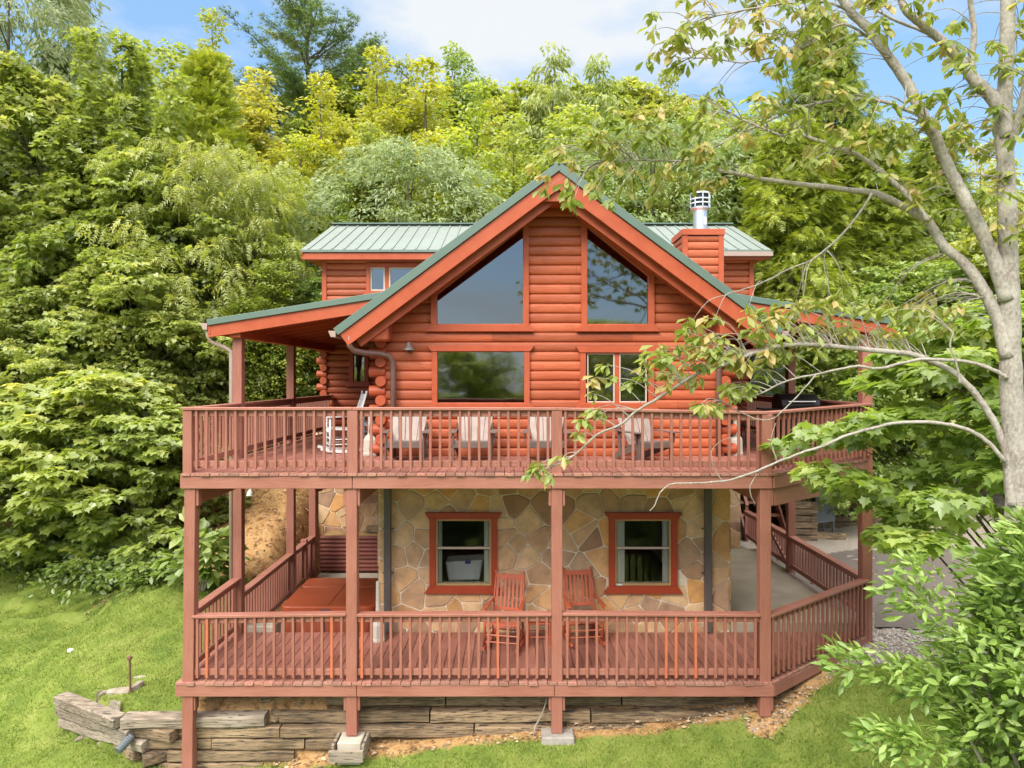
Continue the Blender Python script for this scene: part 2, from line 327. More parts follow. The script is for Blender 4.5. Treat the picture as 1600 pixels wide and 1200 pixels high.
gx = axis(-13, 10, .16, -420, 420); gy = axis(6.5, 21, .16, -420, 420)
GX, GY = np.meshgrid(gx, gy); GZ = ground(GX, GY)
nn = np.sin(GX * 1.9 + np.cos(GY * 1.3) * 2) * .018 + np.sin(GY * 2.7 + GX * .8) * .012 + rng.normal(0, .008, GX.shape)
bank = ((GX < -4.6) & (GY > 13.8) & (GY < 30)).astype(float)
GZ = GZ + nn + bank * rng.normal(0, .05, GX.shape)
far = sst(30, 120, np.hypot(GX, GY - 10)); GZ = GZ + far * (np.sin(GX * .11) * np.cos(GY * .09) * 3 + rng.normal(0, 1.6, GX.shape))
nx, ny = len(gx), len(gy)
idx = np.arange(nx * ny).reshape(ny, nx)
quads = np.stack([idx[:-1, :-1], idx[:-1, 1:], idx[1:, 1:], idx[1:, :-1]], -1).reshape(-1, 4)
def np_mesh(name, V, quads):
    me = bpy.data.meshes.new(name); k = quads.shape[1]
    me.vertices.add(len(V)); me.vertices.foreach_set('co', np.ascontiguousarray(V, dtype=np.float32).ravel())
    me.loops.add(quads.size); me.loops.foreach_set('vertex_index', np.ascontiguousarray(quads, dtype=np.int32).ravel())
    me.polygons.add(len(quads)); me.polygons.foreach_set('loop_start', np.arange(0, quads.size, k, dtype=np.int32))
    me.update(calc_edges=True); me.validate(); return me
gme = np_mesh('ground', np.stack([GX, GY, GZ], -1).reshape(-1, 3), quads)
gme.polygons.foreach_set('use_smooth', np.ones(len(gme.polygons), dtype=bool))
# where the soil shows: under the deck, in front of the timber wall, on the bank
def dirt_mask(x, y):
    yw = np.interp(x, WX, WY)
    under = sst(-4.75, -4.6, x) * (1 - sst(3.6, 5.2, x + (y - 10.4) * -.9)) * sst(.0, .1, y - yw)
    front = sst(-4.2, -2.5, x) * (1 - sst(3.6, 5.0, x)) * np.exp(-((np.clip(yw - y, 0, 9)) / .29) ** 2) * (y <= yw + .1)
    cham = np.exp(-((y - (9.95 + np.clip(x - 3.5, 0, 9) * .82)) / .33) ** 2) * sst(3.0, 3.6, x) * (1 - sst(6.2, 6.9, x))
    foot = np.interp(x, [-30, -10, -6.5, -4.9], [17, 15.6, 14.2, 13.8])
    bk = sst(.05, .9, y - foot) * (x < -4.2) 
    wood = sst(19, 23, y)
    return np.clip(np.maximum.reduce([under, front, cham * .9, bk, wood]), 0, 1)
def gravel_mask(x, y):
    a = sst(4.6, 5.6, x) * sst(10.9, 11.5, y + (x - 6) * .05) * (1 - sst(21, 22, y))
    return np.clip(a, 0, 1)
for nm, fn in (('dirt', dirt_mask), ('gravel', gravel_mask)):
    at = gme.attributes.new(nm, 'FLOAT', 'POINT'); at.data.foreach_set('value', fn(GX, GY).ravel().astype(np.float32))
def ground_mat():
    m, t, b = mat_base('ground'); N = t.nodes.new; K = t.links.new
    g = N('ShaderNodeNewGeometry')
    def noise(s, d=6, r=.6):
        n = N('ShaderNodeTexNoise'); n.inputs['Scale'].default_value = s; n.inputs['Detail'].default_value = d; n.inputs['Roughness'].default_value = r; K(g.outputs['Position'], n.inputs['Vector']); return n.outputs['Fac']
    def ramp(f, *cs):
        r = N('ShaderNodeValToRGB'); e = r.color_ramp.elements; e[0].position, e[0].color = cs[0][0], (*cs[0][1], 1); e[1].position, e[1].color = cs[-1][0], (*cs[-1][1], 1)
        for p_, c_ in cs[1:-1]: q = e.new(p_); q.color = (*c_, 1)
        K(f, r.inputs[0]); return r.outputs[0]
    def mixc(f, a, c):
        x = N('ShaderNodeMixRGB'); K(f, x.inputs[0]); K(a, x.inputs[1]); K(c, x.inputs[2]); return x.outputs[0]
    grass = ramp(noise(2.2), (.32, (.095, .14, .024)), (.5, (.155, .20, .035)), (.7, (.225, .25, .06)))
    soil = ramp(noise(5.5, 9, .7), (.36, (.17, .095, .042)), (.46, (.40, .22, .09)), (.55, (.50, .30, .13)), (.64, (.22, .155, .085)))
    grav = ramp(noise(34, 4, .8), (.3, (.16, .13, .10)), (.5, (.38, .32, .26)), (.72, (.55, .48, .40)))
    def edge(nm, s):
        a = N('ShaderNodeAttribute'); a.attribute_name = nm
        ad = N('ShaderNodeMath'); ad.operation = 'ADD'; K(a.outputs['Fac'], ad.inputs[0]); K(noise(s, 6), ad.inputs[1])
        r = N('ShaderNodeMapRange'); r.inputs[1].default_value = .88; r.inputs[2].default_value = 1.12; K(ad.outputs[0], r.inputs[0]); return r.outputs[0]
    c = mixc(edge('dirt', 2.6), grass, soil); c = mixc(edge('gravel', 4), c, grav)
    K(c, b.inputs['Base Color']); b.inputs['Roughness'].default_value = .95; b.inputs['Specular IOR Level'].default_value = .15
    bp = N('ShaderNodeBump'); bp.inputs['Strength'].default_value = .8; bp.inputs['Distance'].default_value = .05; K(noise(16, 8, .7), bp.inputs['Height']); K(bp.outputs[0], b.inputs['Normal'])
    return m
gme.materials.append(ground_mat())
ground_o = bpy.data.objects.new('ground', gme); col.objects.link(ground_o); tag(ground_o, kind='structure')

# driveway: asphalt sheet following the ground beside the house
def strip_sheet(name, xs, ys, inside, lift, mat):
    X, Y = np.meshgrid(xs, ys); V = np.stack([X, Y, ground(X, Y) + lift + np.sin(X * 1.7 + Y) * .004], -1).reshape(-1, 3)
    ii = np.arange(len(xs) * len(ys)).reshape(len(ys), len(xs)); q = np.stack([ii[:-1, :-1], ii[:-1, 1:], ii[1:, 1:], ii[1:, :-1]], -1).reshape(-1, 4)
    cx = (X[:-1, :-1] + X[1:, 1:]).ravel() / 2; cy = (Y[:-1, :-1] + Y[1:, 1:]).ravel() / 2
    q = q[inside(cx, cy)]
    me = np_mesh(name, V, q); me.materials.append(mat)
    o = bpy.data.objects.new(name, me); col.objects.link(o); return o
asph = paint('asphalt', (0.12, 0.096, 0.08), (0.165, 0.136, 0.115), (0.185, 0.155, 0.13), rough=.85, scale=30, bump=.3, blot=.9)
tag(strip_sheet('driveway', np.arange(5.9, 30, .1), np.arange(12.3, 18.5, .1),
    lambda x, y: (x > 6.12) & (y > 12.55 + .05 * np.sin(x * 5)) & (y < 17.35 + .12 * np.sin(x * 3.1) + .12 * (x - 7)), .035, asph), kind='structure')
# concrete patios either side of the stone wing
mb = MB(); mb.box(3.74, 6.0, 12.12, 17.4, -.35, .155)
tag(mb.build('patio', M['concrete'], bevel=.012), kind='structure')
mb = MB(); mb.box(-4.62, -2.32, 12.14, 17.1, -.75, -.36)
tag(mb.build('hot_tub_patio', M['conpale'], bevel=.012), kind='structure')
mb = MB(); mb.box(-4.55, -4.06, 12.09, 12.5, -.36, .10)
o = mb.build('concrete_kerb', M['conpale'], bevel=.02); tag(o, 'pale concrete kerb block between hot tub and left railing', 'kerb')

# ---------------------------------------------------------------- house
YW = 12.4; XL, XR = -2.27, 3.69; APX, APZ, SL = .77, 7.83, .743      # log wing: wall plane, sides, ridge, slope
YB = 18.3; BXL, BXR = -4.82, 6.15                                    # main body wall
UF = 2.97                                                            # upper floor
house = empty('log_cabin', (APX, 14, 0), 'orange log cabin with stone lower storey, green metal roof and tall gable windows', 'house')
def gable_z(x, drop=.0): return APZ - drop - SL * abs(x - APX)
rl = random.Random(3)
def merge_iv(x0, x1, holes):
    iv = [(x0, x1)]
    for a, b in holes:
        nv = []
        for p, q in iv:
            if b <= p or a >= q: nv.append((p, q))
            else:
                if a > p: nv.append((p, a))
                if b < q: nv.append((b, q))
        iv = nv
    return iv
def log_rows(x0, x1, z0, z1, rowh, bulge, place, hole, lim=None, joints=True):
    """half-round log courses; place(x, depth, z) -> point; hole(z) -> list of x intervals to leave out"""
    m = MB(); tone = []; K = 9; n = int(math.ceil((z1 - z0) / rowh))
    for r in range(n):
        js = sorted(rl.uniform(x0 + .4, x1 - .4) for _ in range(2)) if joints and x1 - x0 > 2 else []
        segs = [x0] + js + [x1]; tn = [rl.random() for _ in segs]
        for k in range(K):
            ta, tb = k / K, (k + 1) / K; za = z0 + (r + ta) * rowh; zb = z0 + (r + tb) * rowh
            if za >= z1: break
            prof = lambda t: bulge * max(0, 1 - abs(2 * t - 1) ** 2.6) ** .5
            a, b = x0, x1
            if lim:
                a, b = lim((za + zb) / 2); a = max(a, x0); b = min(b, x1)
                if a >= b: continue
            for p, q in merge_iv(a, b, hole((za + zb) / 2)):
                for si in range(len(segs) - 1):
                    s0, s1 = max(p, segs[si]), min(q, segs[si + 1])
                    if s1 - s0 < .004: continue
                    g0 = s0 + (.0025 if s0 == segs[si] and si > 0 else 0)
                    m.face([place(g0, prof(ta), za), place(s1, prof(ta), za), place(s1, prof(tb), zb), place(g0, prof(tb), zb)]); tone.append(tn[si])
    return m, tone
def pxw(u, Y=YW): return (u - 800) * Y / F
def pzw(v, Y=YW): return CZ + (HV - v) * Y / F
# window openings in the gable wall, (x, z) outlines
Wtl = [(pxw(683), pzw(507)), (pxw(817), pzw(507)), (pxw(817), pzw(356)), (pxw(683), pzw(461))]
Wtr = [(pxw(917), pzw(507)), (pxw(1012), pzw(507)), (pxw(1012), pzw(432)), (pxw(917), pzw(356))]
Wll = [(pxw(684), pzw(629)), (pxw(819), pzw(629)), (pxw(819), pzw(550)), (pxw(684), pzw(550))]
Wlr = [(pxw(915), pzw(629)), (pxw(1012), pzw(629)), (pxw(1012), pzw(552)), (pxw(915), pzw(552))]
def cross(poly, z):
    xs = []
    for (a, b), (c, d) in zip(poly, poly[1:] + poly[:1]):
        if (b - z) * (d - z) < 0: xs.append(a + (z - b) / (d - b) * (c - a))
    return (min(xs), max(xs)) if len(xs) >= 2 else None
def holes(*polys):
    def h(z): return [c for c in (cross(p, z) for p in polys) if c]
    return h
gm, tone = log_rows(XL, XR, UF - .03, APZ - .1, .1676, .036, lambda x, d, z: (x, YW - d, z), holes(Wtl, Wtr, Wll, Wlr),
                    lambda z: (APX - (APZ - .1 - z) / SL, APX + (APZ - .1 - z) / SL))
gm.build('log_wall', M['log'], house, attr=tone)
# side walls of the wing
for sx, sg in ((XL, -1), (XR, 1)):
    m_, t_ = log_rows(YW + .0, YB, UF - .03, gable_z(sx) - .1, .1676, .05, (lambda sx, sg: lambda x, d, z: (sx + sg * d, x, z))(sx, sg), lambda z: [])
    m_.build('log_wall', M['log'], house, attr=t_)
# main body front wall, with the narrow window, dormer windows and dark patio glass
Wn = [(pxw(553, YB), pzw(596, YB)), (pxw(570, YB), pzw(596, YB)), (pxw(570, YB), pzw(553, YB)), (pxw(553, YB), pzw(553, YB))]
Wd = [(pxw(579, YB), pzw(455, YB)), (pxw(655, YB), pzw(455, YB)), (pxw(655, YB), pzw(418, YB)), (pxw(579, YB), pzw(418, YB))]
Wp = [(pxw(1178, YB), pzw(624, YB)), (pxw(1228, YB), pzw(624, YB)), (pxw(1228, YB), pzw(540, YB)), (pxw(1178, YB), pzw(540, YB))]
bm_, bt_ = log_rows(BXL, BXR, UF - .03, 7.62, .167, .05, lambda x, d, z: (x, YB - d, z), holes(Wn, Wd, Wp))
bm_.build('log_wall', M['log'], house, attr=bt_)
for sx, sg in ((BXL, -1), (BXR, 1)):
    m_, t_ = log_rows(YB, 24.5, UF - .03, 7.62, .167, .05, (lambda sx, sg: lambda x, d, z: (sx + sg * d, x, z))(sx, sg), lambda z: [])
    m_.build('log_wall', M['log'], house, attr=t_)
mb = MB(); mb.box(BXL + .1, BXR - .1, 24.4, 24.5, -.2, 7.6); mb.build('rear_wall', M['log'], house, attr=[.5] * 6)
# corner boards of the dormer storey
mb = MB()
for x in (BXL, BXR): mb.box(x - .06, x + .06, YB - .075, YB + .05, 5.9, 7.6)
mb.box(BXL - .05, BXR + .05, YB - .07, YB - .02, 7.42, 7.58)
mb.build('corner_trim', M['logdark'], house, bevel=.006)

def offset_poly(pts, d):
    out = []; n = len(pts)
    for i in range(n):
        p0, p1, p2 = Vector(pts[i - 1]), Vector(pts[i]), Vector(pts[(i + 1) % n])
        e1 = (p1 - p0).normalized(); e2 = (p2 - p1).normalized(); n1 = Vector((e1.y, -e1.x)); n2 = Vector((e2.y, -e2.x))
        b = (n1 + n2); b = b / max(.2, b.dot(n1)) if b.length > 1e-6 else n1
        out.append(p1 + b * d)
    return [(q.x, q.y) for q in out]
def frame_mb(mb, inner, wd, y0, y1):
    outer = offset_poly(inner, wd)
    n = len(inner)
    for i in range(n):
        j = (i + 1) % n
        mb.hexa([(inner[i][0], y0, inner[i][1]), (inner[j][0], y0, inner[j][1]), (outer[j][0], y0, outer[j][1]), (outer[i][0], y0, outer[i][1]),
                 (inner[i][0], y1, inner[i][1]), (inner[j][0], y1, inner[j][1]), (outer[j][0], y1, outer[j][1]), (outer[i][0], y1, outer[i][1])])
    return outer
def window(poly, trimw, Y, trim_mat, glass, bottom_board=True, sash=None, sashw=.03, mull=None, top_flare=False, label=None, shiftx=.0):
    root = MB(); frame_mb(root, poly, trimw, Y - .085, Y + .03)
    xs = [p[0] for p in poly]; zs = [p[1] for p in poly]
    fr = root.build('window', trim_mat, house, bevel=.004)
    if label: fr['label'] = label
    if bottom_board:
        m2 = MB(); x0, x1, z0 = min(xs) - trimw, max(xs) + trimw, min(zs) - trimw
        m2.prism([(x0 - .09, Y - .10, z0 - .022), (x1 + .09, Y - .10, z0 - .022), (x1 + .012, Y - .10, z0 + trimw - .012), (x0 - .012, Y - .10, z0 + trimw - .012)], (0, .07, 0))
        m2.build('sill', trim_mat, fr, bevel=.004)
    if top_flare:
        m2 = MB(); x0, x1, z1 = min(xs) - trimw, max(xs) + trimw, max(zs) + trimw
        m2.prism([(x0 - .012, Y - .10, z1 - trimw + .01), (x1 + .012, Y - .10, z1 - trimw + .01), (x1 + .08, Y - .10, z1 + .012), (x0 - .08, Y - .10, z1 + .012)], (0, .07, 0))
        m2.build('head_trim', trim_mat, fr, bevel=.004)
    pieces = [poly]
    if mull:
        pieces = []
        for a, b in mull: pieces.append([(a, min(zs)), (b, min(zs)), (b, max(zs)), (a, max(zs))])
        m2 = MB()
        for (a, b), (c, d) in zip(mull, mull[1:]): m2.box(b + .0, c - .0, Y - .05, Y + .03, min(zs), max(zs))
        m2.build('mullion', trim_mat, fr, bevel=.003)
    for pc in pieces:
        if sash is not None:
            inn = offset_poly(pc, -sashw); m2 = MB(); frame_mb(m2, inn, sashw - .001, Y - .045, Y + .015); m2.build('sash', sash, fr, bevel=.003); pc = inn
        m2 = MB(); m2.prism([(x, Y - .01, z) for x, z in pc], (0, .008, 0)); m2.build('pane', glass, fr)
    return fr
window(Wtl, .105, YW, M['logdark'], M['glass'], label='tall left gable window with sloping head')
window(Wtr, .105, YW, M['logdark'], M['glass'], label='tall right gable window with sloping head')
window(Wll, .095, YW, M['logdark'], M['glass'], top_flare=True, bottom_board=True, label='wide picture window')
lrx = [(pxw(917), pxw(960)), (pxw(967), pxw(1010))]
window(Wlr, .10, YW, M['logdark'], M['glass'], top_flare=True, sash=M['sash'], sashw=.022, mull=lrx, label='twin casement window with almond sashes')
window(Wn, .11, YB, M['winred'], M['glass'], label='narrow window deep in the left porch')
dx = [(pxw(579, YB), pxw(602, YB)), (pxw(608, YB), pxw(655, YB))]
window(Wd, .10, YB, M['logdark'], M['glass'], sash=M['sash'], sashw=.04, mull=dx, label='twin dormer window half hidden by the gable roof')
window(Wp, .13, YB, M['dgrey'], M['glass'], bottom_board=False, label='dark glazed opening in the right porch')

# ---- stone storey
YS = 12.15; SXL, SXR = -2.28, 3.72
def win_rect(u0, v0, u1, v1, Y=YS): return (pxw(u0, Y), pzw(v1, Y), pxw(u1, Y), pzw(v0, Y))
LW1 = win_rect(681, 810, 768, 914); LW2 = win_rect(960, 810, 1048, 914)
def clip_poly(poly, nx_, nz_, d):       # keep nx*x+nz*z <= d
    out = []
    for i in range(len(poly)):
        a = poly[i - 1]; b = poly[i]; da = nx_ * a[0] + nz_ * a[1] - d; db = nx_ * b[0] + nz_ * b[1] - d
        if da * db < 0:
            t = da / (da - db); out.append((a[0] + t * (b[0] - a[0]), a[1] + t * (b[1] - a[1])))
        if db <= 0: out.append(b)
    return out
def flagstones(x0, x1, z0, z1, holes_, place, seed, sp=.325, gap=.0085):
    r = random.Random(seed); seeds = []
    nx_ = int(round((x1 - x0) / (sp * 1.12))); nz_ = int(round((z1 - z0) / (sp * .92)))
    for i in range(nz_):
        for j in range(nx_):
            seeds.append((x0 + (j + .5 + r.uniform(-.46, .46) + (.5 if i % 2 else 0) * .6) * (x1 - x0) / nx_, z0 + (i + .5 + r.uniform(-.42, .42)) * (z1 - z0) / nz_))
    seeds = [s for s in seeds if x0 < s[0] < x1 and z0 < s[1] < z1 and r.random() > .06]
    keep = []
    for s in seeds:
        if not any(h[0] < s[0] < h[2] and h[1] < s[1] < h[3] for h in holes_): keep.append(s)
    m = MB(); tone = []
    for s in keep:
        poly = [(x0 + .004, z0 + .004), (x1 - .004, z0 + .004), (x1 - .004, z1 - .004), (x0 + .004, z1 - .004)]
        for q in keep:
            if q is s: continue
            dx_, dz_ = q[0] - s[0], q[1] - s[1]; l = math.hypot(dx_, dz_)
            if l > 2.2: continue
            g2 = gap * r.uniform(.8, 1.35)
            poly = clip_poly(poly, dx_ / l, dz_ / l, (dx_ * (s[0] + q[0]) / 2 + dz_ * (s[1] + q[1]) / 2) / l - g2)
            if len(poly) < 3: break
        if len(poly) < 3: continue
        for h in holes_:
            ov = max(p[0] for p in poly) > h[0] and min(p[0] for p in poly) < h[2] and max(p[1] for p in poly) > h[1] and min(p[1] for p in poly) < h[3]
            if ov:
                c = [(h[0] - s[0], 0), (s[0] - h[2], 1), (h[1] - s[1], 2), (s[1] - h[3], 3)]; k = max(c)[1]
                poly = clip_poly(poly, *[(1, 0, h[0]), (-1, 0, -h[2]), (0, 1, h[1]), (0, -1, -h[3])][k])
        if len(poly) < 3: continue
        for it in range(2):
            q2 = []; n = len(poly); c = .08 if it == 0 else .22
            for i in range(n):
                a, b = poly[i], poly[(i + 1) % n]
                q2 += [(a[0] + (b[0] - a[0]) * c, a[1] + (b[1] - a[1]) * c), (b[0] + (a[0] - b[0]) * c, b[1] + (a[1] - b[1]) * c)]
            poly = q2
        cx = sum(p[0] for p in poly) / len(poly); cz = sum(p[1] for p in poly) / len(poly)
        n = len(poly); i0 = len(m.v); th = r.uniform(.012, .032)
        m.v += [place(x, 0, z) for x, z in poly] + [place(cx + (x - cx) * .985, th * .75, cz + (z - cz) * .985) for x, z in poly] + [place(cx + (x - cx) * .93, th, cz + (z - cz) * .93) for x, z in poly]
        t = r.random()
        for a in range(2):
            for k in range(n):
                k2 = (k + 1) % n; m.f.append((i0 + a*n + k, i0 + a*n + k2, i0 + (a+1)*n + k2, i0 + (a+1)*n + k)); tone.append(t)
        m.f.append(tuple(i0 + 2*n + k for k in range(n))); tone.append(t)
    return m, tone
def wall_with_holes(x0, x1, z0, z1, holes_, y0, y1):
    m = MB(); xs = sorted({x0, x1, *[h[0] for h in holes_], *[h[2] for h in holes_]}); zs = sorted({z0, z1, *[h[1] for h in holes_], *[h[3] for h in holes_]})
    for a, b in zip(xs, xs[1:]):
        za = z0
        hs = sorted([h for h in holes_ if h[0] <= a and h[2] >= b], key=lambda h: h[1])
        for h in hs: m.box(a, b, y0, y1, za, h[1]); za = h[3]
        m.box(a, b, y0, y1, za, z1)
    return m
o = wall_with_holes(SXL, SXR, -.5, UF - .02, [LW1, LW2], YS, YS + .2).build('stone_wall', M['mortar'], house)
m_, t_ = flagstones(SXL, SXR, -.45, UF - .05, [LW1, LW2], lambda x, d, z: (x, YS - d, z), 11)
m_.build('stone_facing', M['stone'], o, attr=t_)
for x_, sg in ((SXL, -1), (SXR, 1)):
    mb = MB(); mb.box(min(x_, x_ - sg * .2), max(x_, x_ - sg * .2), YS + .2, YB, -.5, UF - .02); o = mb.build('stone_wall', M['mortar'], house)
    m_, t_ = flagstones(YS, YB, -.4, UF - .05, [], (lambda x_, sg: lambda x, d, z: (x_ + sg * d, x, z))(x_, sg), 12 + sg); m_.build('stone_facing', M['stone'], o, attr=t_)
for a, b, sd in ((-4.95, SXL - .02, 21), (SXR + .02, 5.72, 22)):
    mb = MB(); mb.box(a, b, YB - .5, YB - .3, -.4, UF - .02); o = mb.build('stone_wall', M['mortar'], house)
    m_, t_ = flagstones(a, b, -.4, UF - .05, [], lambda x, d, z: (x, YB - .5 - d, z), sd); m_.build('stone_facing', M['stone'], o, attr=t_)
def lower_window(rc, label, bin_):
    x0, z0, x1, z1 = rc; poly = [(x0, z0), (x1, z0), (x1, z1), (x0, z1)]
    fr = window(poly, .10, YS, M['winred'], M['glasslow'], top_flare=True, sash=M['woodsash'], sashw=.035, label=label)
    mb = MB(); zm = z0 + (z1 - z0) * .56; mb.box(x0 + .035, x1 - .035, YS - .03, YS + .012, zm - .016, zm + .016); mb.build('meeting_rail', M['sash'], fr)
    for a, b in ((x0 + .02, x0 + (.10 if bin_ else .19)), (x1 - .13, x1 - .02)):       # drawn curtains, wavy
        mb = MB(); n = 26
        for k in range(n):
            xa, xb = a + (b - a) * k / n, a + (b - a) * (k + 1) / n
            ya, yb = YS + .07 + .018 * math.sin(k * 1.5), YS + .07 + .018 * math.sin((k + 1) * 1.5)
            mb.face([(xa, ya, z0 + .02), (xb, yb, z0 + .02), (xb, yb, z1), (xa, ya, z1)])
        mb.build('curtain', M['curtain'], fr)
    return fr
lower_window(LW1, 'left window of the stone storey', True); w2 = lower_window(LW2, 'right window of the stone storey', False)
mb = MB(); mb.box(LW2[0] + .03, LW2[0] + .13, YS - .052, YS - .047, LW2[1] + .006, LW2[1] + .036); mb.build('sticker', M['white'], w2)
# rooms behind the glass
mb = MB(); mb.box(SXL + .25, SXR - .25, YS + .25, YB - .55, .02, .06); mb.box(SXL + .25, SXR - .25, YB - .62, YB - .56, .02, 2.9); mb.box(SXL + .25, SXR - .25, YS + .25, YB - .55, 2.86, 2.92)
mb.box(XL + .1, XR - .1, YW + .1, YB, UF - .02, UF + .02); mb.box(XL + .1, XR - .1, YB - .1, YB - .04, UF, 5.4)
mb.build('interior', M['inner'], house)

# ---- roofs
YR = 11.70; YRB = 21.0
roof = MB(); th = .05
for sg in (-1, 1):
    ex = APX + sg * 3.66; n = 22
    a = (APX, APZ); b = (ex, APZ - SL * 3.66)
    q = [(a[0], a[1]), (b[0], b[1]), (b[0], b[1] - th), (a[0], a[1] - th)]
    if sg > 0: q = q[::-1]
    roof.prism([(x, YR, z) for x, z in q], (0, YRB - YR, 0))
    for k in range(14):                                                  # raised ribs down the slope
        y = YR + .35 + k * .65
        roof.bar((a[0] + sg * .03, y, a[1] + .012), (b[0], y, b[1] + .012), .035, .03, (sg * SL, 0, 1))
ro = roof.build('roof', M['roof'], house)
mb = MB(); mb.bar((APX, YR - .02, APZ + .03), (APX, YRB, APZ + .03), .30, .03)
for sg in (-1, 1): mb.bar((APX, YR - .012 + .003 * sg, APZ - .02), (APX + sg * 3.67, YR - .012 + .003 * sg, APZ - .02 - SL * 3.67), .03, .13, (sg * SL, 0, 1))
mb.build('rake_trim', M['roofd'], ro, bevel=.004)
mb = MB()
for sg in (-1, 1):
    nrm = Vector((sg * SL, 0, 1)).normalized()
    def rk(t0, t1, y, wd, drop, h):
        y += .004 * sg
        a = Vector((APX + sg * t0, y, APZ - SL * t0)) - nrm * drop; b = Vector((APX + sg * t1, y, APZ - SL * t1)) - nrm * drop
        mb.bar(a, b, wd, h, nrm)
    rk(.0, 3.66, YR + .03, .04, .20, .23)
    rk(.0, 3.55, YR + .20, .05, .30, .26)
    rk(.0, 3.0, YW - .10, .05, .27, .2)
mb.prism([(APX, YR + .07, APZ - .10), (APX - .62, YR + .07, APZ - .58), (APX + .62, YR + .07, APZ - .58)], (0, .04, 0))
mb.build('rake_board', M['logdark'], ro, bevel=.005)
mb = MB()
for sg in (-1, 1):
    nrm = Vector((sg * SL, 0, 1)).normalized(); a = Vector((APX, (YR + YRB) / 2 + .05, APZ)) - nrm * .115; b = Vector((APX + sg * 3.6, (YR + YRB) / 2 + .05, APZ - SL * 3.6)) - nrm * .115
    mb.bar(a, b, YRB - YR - .16, .03, nrm)
mb.build('soffit', M['logdark'], ro)
for x, z in ((XL + .03, gable_z(XL) - .62), (XR - .03, gable_z(XR) - .62), (APX, APZ - .55)):      # purlin ends carrying the overhang
    mb = MB(); mb.box(x - .16, x + .16, YR + .22, YW, z, z + .30); mb.build('purlin_end', M['logdark'], ro, bevel=.03)
# main body roof, sloping up to the back
mb = MB(); z0, z1 = pzw(390, 17.8) , pzw(352, 21.0); a0, a1 = pxw(470, 17.8), pxw(1205, 17.8); sl2 = (z1 - z0) / 3.2
mb.prism([(a0, 17.8, z0), (a0, 21.0, z1), (a0, 24.9, z0 + .1), (a0, 24.9, z0 + .04), (a0, 21.0, z1 - .06), (a0, 17.8, z0 - .06)], (a1 - a0, 0, 0))
k = a0 + .18
while k < a1: mb.bar((k, 17.81, z0 + .012), (k, 21.0, z1 + .012), .035, .03); k += .30
ro2 = mb.build('roof', M['roof'], house)
mb = MB(); mb.bar((a0, 21.0, z1 + .03), (a1, 21.0, z1 + .03), .28, .04); mb.build('ridge_cap', M['roofd'], ro2)
mb = MB(); mb.box(a0 + .01, a1 - .01, 17.84, 17.88, z0 - .24, z0 - .07)
for x in (a0 + .03, a1 - .07): mb.bar((x, 17.83, z0 - .14), (x, 21.0, z1 - .14), .04, .16)
mb.box(a0 + .06, a1 - .06, 17.9, 24.8, z0 - .2, z0 - .17)
mb.build('eave_board', M['logdark'], ro2, bevel=.005)
mb = MB(); mb.box(3.9, a1 + .02, 17.72, 17.82, z0 - .17, z0 - .06); mb.tube([(5.05, 17.74, z0 - .15), (5.05, 17.74, z0 - .28), (5.12, 17.8, z0 - .36), (5.3, 17.95, z0 - .4), (5.42, 18.1, z0 - .33)], .03, 6); mb.build('gutter', M['gutter'], ro2)
# porch roofs left and right of the wing
for sg, xe, xi in ((-1, -5.08, -2.02), (1, 6.45, 3.56)):
    ze = 5.27; zi = ze + .158 * abs(xi - xe); YP = 11.85
    mb = MB(); q = [(xe, YP, ze), (xi, YP, zi), (xi, YP, zi - .05), (xe, YP, ze - .05)]
    mb.prism(q, (0, 18.25 - YP, 0))
    for k in range(10): mb.bar((xe, YP + .3 + k * .62, ze + .012), (xi, YP + .3 + k * .62, zi + .012), .035, .03)
    pr = mb.build('porch_roof', M['roof'], house)
    mb = MB(); mb.bar((xe, YP - .012, ze - .02), (xi, YP - .012, zi - .02), .03, .10); mb.build('rake_trim', M['roofd'], pr, bevel=.004)
    mb = MB(); mb.bar((xe + .0, YP + .03, ze - .17), (xi, YP + .03, zi - .17), .045, .20); mb.bar((xe + sg * -.03, YP, ze - .13), (xe + sg * -.03, 18.2, ze - .13), .04, .17); mb.build('fascia', M['logdark'], pr, bevel=.004)
    mb = MB()
    for k in range(9): mb.bar((xe + .05 * -sg, YP + .7 + k * .62, ze - .13), (xi, YP + .7 + k * .62, zi - .13), .05, .14)
    mb.build('rafter', M['winred'], pr)
    mb = MB(); mb.bar((xe, (YP + 18.2) / 2 + .04, ze - .062), (xi, (YP + 18.2) / 2 + .04, zi - .062), 18.2 - YP - .1, .02, (0, 0, 1)); mb.build('ceiling_board', M['winred'], pr)
    xb = -4.65 if sg < 0 else 6.0
    mb = MB(); mb.box(xb - .09, xb + .09, 11.92, 18.2, 5.0, 5.2); mb.build('porch_beam', M['logdark'], pr, bevel=.008)
    mb = MB(); mb.prism([(xe, YP - .02, ze - .14), (xe + sg * .07, YP - .02, ze - .14), (xe + sg * .11, YP - .02, ze - .03), (xe, YP - .02, ze - .03)], (0, 18.2 - YP, 0)); mb.build('gutter', M['gutter'], pr)
# gable eave gutters
for sg in (-1, 1):
    mb = MB(); x = APX + sg * 3.72; mb.prism([(x - sg * .05, YR - .03, 5.00), (x + sg * .03, YR - .03, 5.00), (x + sg * .07, YR - .03, 5.10), (x - sg * .05, YR - .03, 5.10)], (0, .6, 0)); mb.build('gutter', M['gutter'], ro)

